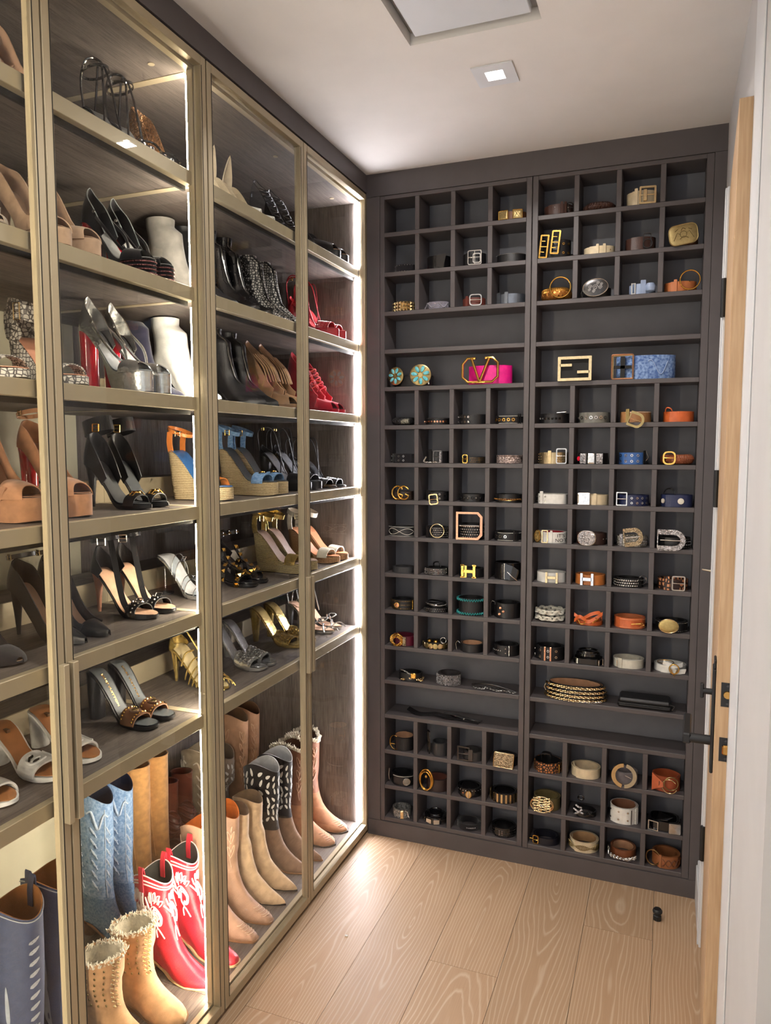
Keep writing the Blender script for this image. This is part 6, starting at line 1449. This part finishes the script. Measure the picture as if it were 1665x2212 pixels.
for cx, cz, R in ((0, 0, .010), (-.016, .004, .007), (.016, -.003, .007), (-.006, -.012, .006), (.010, .012, .006), (-.020, -.006, .005), (.021, .007, .005)): rl.append([(cx + R*(1 - k/14)*math.cos(k*.9), cz + R*(1 - k/14)*math.sin(k*.9)) for k in range(13)])
b.plate(GUN, ell(.0420, .0290), 0, .006, d=.007, roll=-6, off=.012, rim=SILVER, relief=rl, rm=SILVER); b.bars(SILVER, [[(-.004, -.010), (-.008, 0), (-.004, .010)]], .0014, -.85, 0, name='hook')
b = Belt(1, 3, 2, 'light blue belt with silver buckle and puffed end', leather((150, 166, 196)), .034, .040, .036, 1.4, dx=.010); b.rect(SILVER, .014, .036, .0035, -.55, 0, pin=False, r=.001); b.loop(leather((150, 166, 196)), .12, .016, 1.2); b.put(G().lathe([(.0001, 0), (.014, .006), (.017, .020), (.012, .030), (.0001, .032)], 14, (.028, .012, .003)), 'puffed_end', leather((150, 166, 196)))
b = Belt(1, 3, 3, 'tan leather belt with big thin gold ring buckle', leather((196, 116, 66)), .032, .048, .036, 1.6, dx=-.008); b.ringb(GOLD, .0300, .0024, .50, .010, yaw=6, off=.012); b.loop(leather((196, 116, 66)), -.25, .010); b.studs(GOLD, 'dome', (.1, .95), .0045, .56, .60)
b = Belt(1, 5, 0, 'black belt with square gold frame buckle holding two F-shaped bars', DBLACK, .058, .044, .040, x=.775); b.rect(PGOLD, .112, .082, .0095, 0, .012, r=.002, d=.007, pin=False, off=.014); b.poly(PGOLD, [[(x - .029, z + .012) for x, z in rrect(.040, .009, .001)], [(x + .029, z - .012) for x, z in rrect(.040, .009, .001)]], 0, .012, d=.007, off=.014, name='emblem_bars'); b.put(G().box(-.046, .046, .0006, .004, .008, .076), 'backing', DBLACK)
DEN2 = mat('printed_denim', (70, 100, 160), .85, nscale=120, bump=.4, bscale=300, c2=(140, 168, 210))
b = Belt(1, 5, 0, 'wide printed denim belt with bronze rope-edged buckle', DEN2, .078, .098, .044, 1.3, x=1.000, start=-1.2); b.rect(BRONZE, .070, .082, .005, -.72, .002, yaw=-4, r=.003, pin=False, off=.012); b.put(G().tube([b.org(-.72, .002, .016) + (x, 0, z) for x, z in rrect(.068, .080, .004)], .0022, 6, closed=True), 'rope_edge', RGOLD); b.poly(DBLACK, [rrect(.014, .070, .001), rrect(.058, .010, .001)], -.72, .002, off=.013, name='buckle_bars'); b.line(plain((170, 190, 226)), .5, .0012, .1, .8, .30, 9)
b = Belt(1, 6, 0, 'black belt with black pyramid studs and silver edge', LB, .034, .048, .040); b.studs(GUN, 'pyr', (.5,), .0080, -1.0, .6, .0120); b.line(GUN, .93, .0008); b.bars(SILVER, [[(-.016, 0), (.016, .002)]], .0014, .7, .020, off=-.012, name='buckle_end')
b = Belt(1, 6, 1, 'grey belt with a row of silver eyelets', GRY, .036, .050, .042); b.studs(SILVER, 'eyelet', (.5,), .0125, -1.1, .9, .0160)
b = Belt(1, 6, 2, 'tan belt with antique western buckle hanging over the shelf', leather((176, 126, 82)), .036, .048, .040); b.western(AGOLD, .050, .050, .10, -.012, roll=22, bar=.008, off=.020, tip=PGOLD); b.loop(AGOLD, -.42, .012, 1.15); b.line(THR, .93, .0006)
b = Belt(1, 6, 3, 'plain orange leather belt with curled loop end', ORG, .034, .046, .038, 1.3); b.put(G().ribbon(spline([(-.040, .03, .034), (-.036, .02, .046), (-.024, .016, .044), (-.018, .022, .034)], 16), (0, .022, 0), .003), 'curled_end', ORG)
b = Belt(1, 7, 0, 'metallic beige studded belt with silver rectangular buckle', MTAUPE, .040, .048, .040); b.studs(PGOLD, 'dome', (.15, .38, .62, .85), .0050, -1.5, -.75, .0075); b.studs(SILVER, 'eyelet', (.3, .75), .0070, -.1, .1, .02); b.rect(SILVER, .036, .054, .0038, .62, .006, yaw=8); b.loop(MTAUPE, -.12, .011); b.studs(PGOLD, 'dome', (.25, .5, .75), .0045, .4, .95, .008)
b = Belt(1, 7, 1, 'black belt with silver glitter plates and a red stone', BLACKP, .038, .048, .040); [b.plate(CRYS if k != 1 else SILVER, rrect(.022, .036, .002), t, 0, d=.005, yaw=t*34, off=.003) for k, t in enumerate((-.55, -.02, .48))]; b.plate(patent((220, 30, 60)), ell(.006, .008), -.88, 0, d=.006, yaw=-30, off=.004, name='red_stone')
b = Belt(1, 7, 2, 'bright blue belt with two rows of silver eyelets', BLU, .040, .042, .040, dx=-.006); b.studs(SILVER, 'eyelet', (.27, .76), .0095, -.85, .75, .0190); b.bars(SILVER, [[(-.008, -.018), (.006, 0), (-.004, .020)]], .0012, 1.15, .004, name='buckle_end'); b.loop(BLACK, 1.0, .010)
b = Belt(1, 7, 3, 'brown plaited leather belt with rounded gold buckle', leather((132, 70, 44)), .036, .045, .040, coil=False); braid(b, leather((150, 84, 54)), .0062, 4, fr=14, turns=1.8); b.rect(GOLD, .040, .044, .0046, -.42, .004, yaw=-8, r=.014, off=.010)
b = Belt(1, 8, 0, 'white leather belt with stud rows and keeper loop', WHT, .034, .050, .040, shape=.6); b.studs(SILVER, 'eyelet', (.27, .75), .0064, -1.0, -.15, .0190); b.loop(WHT, -.42, .011, 1.2)
b = Belt(1, 8, 1, 'cream belt with faceted square silver buckle', CRM, .034, .048, .040, dx=.004); b.plate(CHR, rrect(.042, .040, .002), -.45, .004, d=.010, yaw=-4, off=.008, rim=SILVER); b.loop(CRM, .18, .010); b.bars(SILVER, [[(0, -.014), (0, .014)]], .002, -1.0, 0)
b = Belt(1, 8, 2, 'navy belt with two rows of eyelets and open silver buckle', NVY, .036, .050, .042); b.studs(SILVER, 'eyelet', (.28, .74), .0080, -.02, 1.2, .0170); b.rect(SILVER, .036, .046, .0034, -.62, .003, yaw=-6, r=.002, d=.006)
b = Belt(1, 8, 3, 'navy belt with round pale snap and black ring end', NVY, .040, .048, .040, dx=.003, shape=.7); b.plate(plain((232, 224, 208), .3), ell(.0100, .0100), .15, 0, d=.004, off=.003, name='snap'); b.ringb(BLACKP, .018, .0016, -.6, .022, off=-.03, yaw=-20); b.plate(plain((190, 184, 172), .3), ell(.006, .008), -.72, 0, d=.004, yaw=-36, off=.003, name='snap')
b = Belt(1, 9, 0, 'white slogan belt with red lining and ornate gold buckle', WHT, .038, .050, .042, lin=leather((180, 24, 50))); V_, F_ = text_geo("IT'S\nNOT", .0165); V_ = np.stack([V_[:, 0] + .036, -V_[:, 2] + .0175, V_[:, 1] + .018], 1); V_[:, 1] = [b.at(math.asin(max(-.99, min(.99, x/b.rx))), .5)[0][1] - .0006 for x in V_[:, 0]]; b.put(G().add(V_, F_), 'lettering', DBLACK, b.S, 0)
b.rect(PGOLD, .022, .046, .0035, -.32, .002, r=.002, pin=False); b.plate(crystal_mat('ornate_gold', (214, 176, 106)), ell(.012, .022), -.85, .004, d=.008, yaw=-26, off=.006, rim=GOLD); b.loop(WHT, .08, .008)
b = Belt(1, 9, 1, 'brown belt with oval crystal buckle in silver rim', leather((58, 38, 34)), .040, .050, .042); b.plate(CRYS, rrect(.062, .050, .022), -.14, .004, d=.010, yaw=-4, off=.012, rim=SILVER); b.studs(SILVER, 'dome', (.5,), .0055, .95, 1.3, .016)
b = Belt(1, 9, 2, 'white crystal western belt with large curved rhinestone buckle', crystal_mat('white_glitter', (232, 226, 214)), .034, .052, .042); b.western(CRYSG, .062, .062, .12, .012, roll=-8, bar=.014, off=.014, tip=SILVER, d=.009); b.loop(CRYS, -.62, .010, 1.15); b.studs(CRYS, 'dome', (.2, .5, .8), .0045, .7, 1.3, .007)
b = Belt(1, 9, 3, 'black studded belt with very large horseshoe rhinestone buckle', LB, .036, .052, .042); b.studs(SILVER, 'dome', (.12, .88), .0028, .5, 1.4, .007); b.studs(CRYS, 'dome', (.35, .65), .0040, .5, 1.4, .008); b.western(CRYS, .088, .070, -.12, .012, bar=.016, off=.016, tip=SILVER, d=.010)
b = Belt(1, 10, 0, 'white belt with gold H buckle', WHT, .034, .052, .042); b.poly(PGOLD, [[(x - .018, z) for x, z in rrect(.007, .038, .001)], [(x + .018, z) for x, z in rrect(.007, .038, .001)], rrect(.032, .009, .001)], .15, 0, off=.006, d=.006)
b = Belt(1, 10, 1, 'tan orange belt with silver H buckle', leather((200, 122, 62)), .034, .052, .042); b.poly(CHR, [[(x - .018, z) for x, z in rrect(.008, .042, .001)], [(x + .018, z) for x, z in rrect(.008, .042, .001)], rrect(.032, .011, .001)], -.10, 0, off=.006, d=.006)
b = Belt(1, 10, 2, 'silver sequin stud belt with thin wire ring', LB, .030, .046, .040, dx=-.006); b.studs(SILVER, 'dome', (.2, .5, .8), .0066, -1.4, 1.0, .0072, stag=True); b.ringb(SILVER, .0145, .0013, 1.0, .012, yaw=30, off=.004, pin=True); b.loop(LB, .80, .010)
b = Belt(1, 10, 3, 'tiger-striped leather belt with silver buckle', cells_mat('tiger_stripe', (206, 140, 96), (50, 30, 26), 70, .5, .16), .036, .046, .040); b.rect(SILVER, .042, .050, .0040, .35, .004, yaw=4, r=.006, mid=False); b.loop(cells_mat('tiger_stripe', (0, 0, 0), (0, 0, 0)), -.30, .012, 1.2)
b = Belt(1, 11, 0, 'white leather chain-link belt coiled in two layers', WHT, .04, .044, .040, coil=False)
for z in (.012, .034): b.put(chain_geo([(.046*math.cos(a), .054 + .042*math.sin(a), z) for a in np.linspace(0, 2*PI, 60)], .020, .0042), 'links', suede((224, 220, 206)), kind='stuff')
b = Belt(1, 11, 1, 'thin orange leather tie belt in a tangle with gold hooks', ORG, .014, .044, .038, 2.0); b.put(G().ribbon(spline([(-.048, .02, .034), (-.02, .014, .022), (.01, .010, .040), (.036, .016, .046), (.046, .02, .030)], 40), (0, .004, .012), .003), 'tie', ORG); b.put(G().ribbon(spline([(-.046, .012, .014), (-.026, .006, .030), (.0, .008, .014), (.03, .010, .030), (.048, .02, .044)], 40), (0, .004, .012), .003), 'tie', ORG)
b.bars(GOLD, [[(-.034, .004), (-.024, -.014), (-.008, -.010), (-.010, .0)], [(.018, -.006), (.034, .008), (.026, .012)]], .0022, 0, .012, off=.008, name='gold_hook')
b = Belt(1, 11, 2, 'plain orange leather belt coiled wide with gold pin', leather((212, 108, 60)), .036, .052, .044, 1.6, lin=leather((206, 120, 76))); b.line(plain((236, 170, 120)), .9, .0007); b.line(plain((236, 170, 120)), .12, .0007); b.bars(GOLD, [[(-.012, 0), (.022, .004)]], .0016, .35, .0, name='pin'); b.bars(GOLD, [[(.010, -.006), (.022, 0), (.012, .008)]], .0014, .5, .0, name='pin_loop')
b = Belt(1, 11, 3, 'black studded belt with brushed gold oval buckle', LB, .036, .052, .042); b.studs(SILVER, 'dome', (.12, .88), .0026, -1.4, 1.4, .0065); b.plate(metal((190, 168, 112), .45), ell(.0320, .0235), -.12, .0, d=.006, off=.012, rim=PGOLD)
b = Belt(1, 12, 0, 'wide black eyelet belt with two rose gold bars', LB, .048, .048, .042); b.studs(SILVER, 'eyelet', (.28, .74), .0095, -1.2, 1.1, .0280)
for x in (-.010, .010): b.put(G().box(x - .0035, x + .0035, .002, .008, -.001, .050, bev=.001), 'gold_bar', RGOLD, b.S, 0)
b = Belt(1, 12, 1, 'thin glossy black belt in open loops with silver bits', BLACKP, .020, .050, .034, 1.3, shape=.5)
for k, (z, sx) in enumerate(((.030, .8), (.040, .66))): b.put(G().ribbon([(.05*sx*math.cos(a), .05 + .03*math.sin(a), z) for a in np.linspace(0, 2*PI, 30)], (0, 0, .008), .003), 'loop', BLACKP)
b.bars(SILVER, [[(0, -.010), (0, .010)]], .0020, .55, 0, name='silver_bit'); b.bars(SILVER, [[(0, -.010), (0, .010)]], .0020, 1.0, .004, name='silver_bit')
b = Belt(1, 12, 2, 'smooth ivory belt coiled with inner turn standing up', leather((214, 210, 196)), .030, .050, .044, 2.6, dx=.0, lin=leather((206, 200, 184))); b.loop(leather((206, 202, 188)), -.45, .014, 1.05); b.bars(SILVER, [[(0, -.012), (0, .012)]], .0018, -.62, 0, name='silver_bit')
b = Belt(1, 12, 3, 'white strappy belt with gold V ring emblem', WHT, .024, .052, .044, 1.8); b.put(G().ribbon(spline([(-.020, .02, .034), (.0, .008, .016), (.022, .004, .008), (.050, .012, .010)], 24), (.004, 0, .016), .003), 'strap_end', WHT); b.put(G().ribbon(spline([(-.01, .01, .032), (.014, .006, .026), (.040, .02, .030)], 20), (0, .004, .014), .003), 'strap_end', WHT)
b.ringb(GOLD, .0150, .0022, .22, -.004, off=.012, ry=.0160); b.bars(GOLD, [[(-.010, .010), (0, -.013), (.010, .010)]], .0020, .22, -.004, off=.013, name='emblem'); b.ringb(GOLD, .026, .0012, -.35, .020, off=-.02, pitch=60)
b = Belt(1, 13, 0, 'large black coil belt with gold chains and tan lining', LB, .054, .100, .050, 1.5, x=.795, lin=LIN, yo=.008)
for v, of in ((.06, .006), (.34, .004), (.62, .004), (.90, .002)): b.put(chain_geo(b.arc(-1.5, 1.5, v, of, 60), .0105, .0019), 'chain', PGOLD, b.S, kind='stuff')
b.put(chain_geo(spline([(.02, -.001, .004), (.06, .004, .004), (.094, .012, .006)], 20), .006, .001), 'chain_end', SILVER, kind='stuff'); b.bars(SILVER, [[(0, -.012), (-.006, 0), (0, .014)]], .002, -1.3, .004, name='clasp')
pc = root('leather_pouch', 'flat black leather pouch lying beside the large chain belt', 'pouch', (1.030, .050, ZS[13] + .0004), 0)
for k, (z0, z1, d) in enumerate(((0, .016, 0), (.016, .032, .004))): G().box(-.088 + d, .088 - d, -.040, .045, z0, z1, bev=.006).obj('pouch_half', BLACK, pc)
G().tube([(-.084, -.041, .016), (.084, -.041, .016)], .0018, 6).obj('zip', BLACKP, pc); G().ribbon(spline([(.080, -.03, .024), (.096, -.03, .020), (.090, -.03, .006)], 12), (0, .010, 0), .003).obj('side_tab', BLACK, pc)
LEO = cells_mat('leopard_print', (188, 118, 64), (36, 24, 20), 105, .6, .14)
b = Belt(1, 15, 0, 'leopard-print belt with gold stud and dark looped strap', LEO, .034, .048, .044, 1.3, lin=LB); b.studs(RGOLD, 'dome', (.55,), .0060, -.1, .3, .03); b.put(G().ribbon(spline([(-.022, .06, .030), (-.018, .05, .058), (.010, .05, .058), (.012, .06, .030)], 16), (0, .02, 0), .003), 'looped_strap', LB); b.put(G().box(.045, .0485, .020, .034, .0, .034, bev=.001), 'gold_end', GOLD)
b = Belt(1, 15, 1, 'plain cream belt coiled with cream lining', CRM, .034, .050, .046, 2.0, lin=leather((224, 202, 166))); b.put(G().tube([b.at(-.7, 1)[0] + (0, .01, 0), b.at(-.9, 1)[0] + (0, .03, .006)], .003, 6), 'end_tab', CRM)
b = Belt(1, 15, 2, 'grey suede belt with large split round metal buckle', suede((120, 112, 114)), .044, .040, .036); oc_ = ell(.0420, .0425); ic_ = ell(.0300, .0310)
for sx in (-1, 1):
    a = np.linspace(PI*.54, PI*1.46, 18) if sx < 0 else np.linspace(-PI*.46, PI*.46, 18)
    o = [(.042*math.cos(x), .044*math.sin(x)) for x in a]; i = [(.029*math.cos(x), .031*math.sin(x)) for x in a]
    b.poly(PGOLD if sx < 0 else metal((206, 206, 190), .15), [o + i[::-1]], 0, .020, d=.006, yaw=2, roll=4, off=.014, name='buckle_half')
b.bars(SILVER, [[(.004, .004), (.024, -.004)]], .0018, 0, .018, off=.016, name='pin')
b = Belt(1, 15, 3, 'red-brown cinch belt with double gold rings', leather((170, 84, 52)), .050, .044, .040, 1.4, start=-.9); b.ringb(PGOLD, .0240, .0020, .20, .002, yaw=-8, off=.014, arc=(PI*.2, PI*1.9)); b.ringb(AGOLD, .0225, .0020, .30, .010, yaw=10, off=.010); b.put(G().sheet([[(-.044, .012, .0), (-.044, .010, .062)], [(-.024, .0, .014), (-.024, .002, .048)], [(-.008, -.004, .022), (-.008, -.004, .036)]], .003), 'gathered_tab', leather((190, 96, 60))); b.plate(leather((120, 60, 40)), rrect(.014, .020, .003), -.28, .006, d=.004, off=.010, name='keeper')
b = Belt(1, 16, 0, 'olive brown belt with silver filigree openwork buckle', leather((110, 98, 66)), .044, .046, .044, lin=leather((120, 106, 70))); fl_ = []
for k in range(9): a = 2*PI*k/9; fl_.append([(.022*math.cos(a) + .011*math.cos(x), .016*math.sin(a) + .010*math.sin(x)) for x in np.linspace(0, 2*PI, 12)])
for k in range(-2, 3): fl_.append([(-.026, -.006 + .008*k), (0, .008*k), (.026, .006 + .008*k)]); fl_.append([(-.026, .006 + .008*k), (0, .008*k), (.026, -.006 + .008*k)])
fl_.append([(.036*math.cos(x), .026*math.sin(x)) for x in np.linspace(0, 2*PI, 30)])
b.bars(PGOLD, [[(x*1.14, z*1.14) for x, z in l_] for l_ in fl_], .0018, -.15, .006, off=.012, roll=-4, name='filigree_buckle'); b.put(G().add(*(lambda q: ([], []))(0)) if False else G().lathe([(.0001, 0), (.004, 0), (.003, .003), (.0001, .004)], 8, b.org(-.15, .004, .016), 'y'), 'crystal', CRYS)
b = Belt(1, 16, 1, 'black and silver jewelled bow belt in a heap', BLACKP, .018, .040, .034, 1.2); b.put(G().tube([(-.012 + .010*math.cos(a), .04, .058 + .007*math.sin(a)) for a in np.linspace(0, 2*PI, 20)[:-1]], .003, 6, closed=True), 'bow_loop', BLACKP)
for p, q in (((-.03, .010), (-.004, .030)), ((-.034, .030), (.0, .016)), ((.004, .010), (.030, .022)), ((-.026, .044), (-.006, .036)), ((.016, .028), (.036, .014))): b.put(G().tube([(p[0], .008, p[1]), ((p[0]+q[0])/2, .002, (p[1]+q[1])/2), (q[0], .008, q[1])], .0036, 6), 'jewelled_bar', CRYS if p[0] < 0 else BLACKP)
b = Belt(1, 16, 2, 'wide white belt with two rows of silver studs and open end', WHT, .056, .046, .044, 1.5, lin=leather((150, 104, 80)), start=-1.0); b.studs(SILVER, 'disc', (.28, .78), .0070, -.95, .95, .0300); b.put(G().box(.026, .029, .010, .018, .004, .052), 'end_stitch', GUN); b.loop(WHT, 1.0, .012, 1.0)
b = Belt(1, 16, 3, 'black belt with polished silver box buckle', BLACKP, .034, .046, .040, 1.5, shape=.55); b.plate(SILVER, rrect(.040, .038, .003), .42, 0, d=.010, yaw=6, off=.007, name='box_buckle'); b.rect(SILVER, .034, .034, .003, -.50, 0, r=.001, yaw=-14, pin=False); b.put(G().sheet([[(-.026, .02, .034), (.010, .012, .040)], [(-.018, .06, .044), (.030, .05, .036)]], .002), 'loose_end', BLACKP)
b = Belt(1, 17, 0, 'narrow dark navy belt with small gold buckle', leather((24, 24, 34)), .026, .046, .038, dx=.0, start=-.9); b.rect(GOLD, .022, .032, .003, -.62, .002, yaw=-10); b.bars(GOLD, [[(-.010, 0), (.004, 0)]], .002, -.9, .002, name='pin')
b = Belt(1, 17, 1, 'cream belt with floral lace print and tan inside', CRM, .036, .052, .048, 1.8, lin=leather((190, 150, 108))); rn = random.Random(2); g_ = G()
for t in np.arange(-1.4, 1.4, .10): q = [b.at(t + .045*math.cos(a), .5 + .30*math.sin(a)*math.cos(3*t), .0004)[0] for a in np.linspace(0, 2*PI, 9)[:-1]]; g_.tube(q, .0011, 4, closed=True)
b.put(g_, 'lace_print', AGOLD, b.S, kind='stuff')
b = Belt(1, 17, 2, 'brown belt with silver chains draped in front', leather((130, 76, 48)), .030, .042, .042, 1.8, lin=LIN, yo=.020)
for k in range(3): b.put(chain_geo(spline([(-.048, .03, .036 - .004*k), (-.040, .010, .020 - .004*k), (-.012, .004 + .002*k, .012 - .003*k), (.020, .004, .008 + .003*k), (.048, .014, .014 + .004*k)], 60), .0072, .0013), 'chain', SILVER, kind='stuff')
b = Belt(1, 17, 3, 'tooled brown leather belt with bronze ring buckle', leather((156, 96, 56), .5), .040, .044, .044, 2.0, dx=.008, lin=leather((140, 88, 54))); b.line(leather((110, 64, 38)), .5, .0020, -.2, 1.4, .28, 8); b.line(leather((110, 64, 38)), .5, .0016, -.2, 1.4, .28, 8, PI); b.ringb(BRONZE, .0235, .0024, -.80, .002, yaw=-12, off=.008, ry=.0270, arc=(PI*.05, PI*1.95)); b.loop(leather((156, 96, 56), .5), -.35, .008, 1.1)
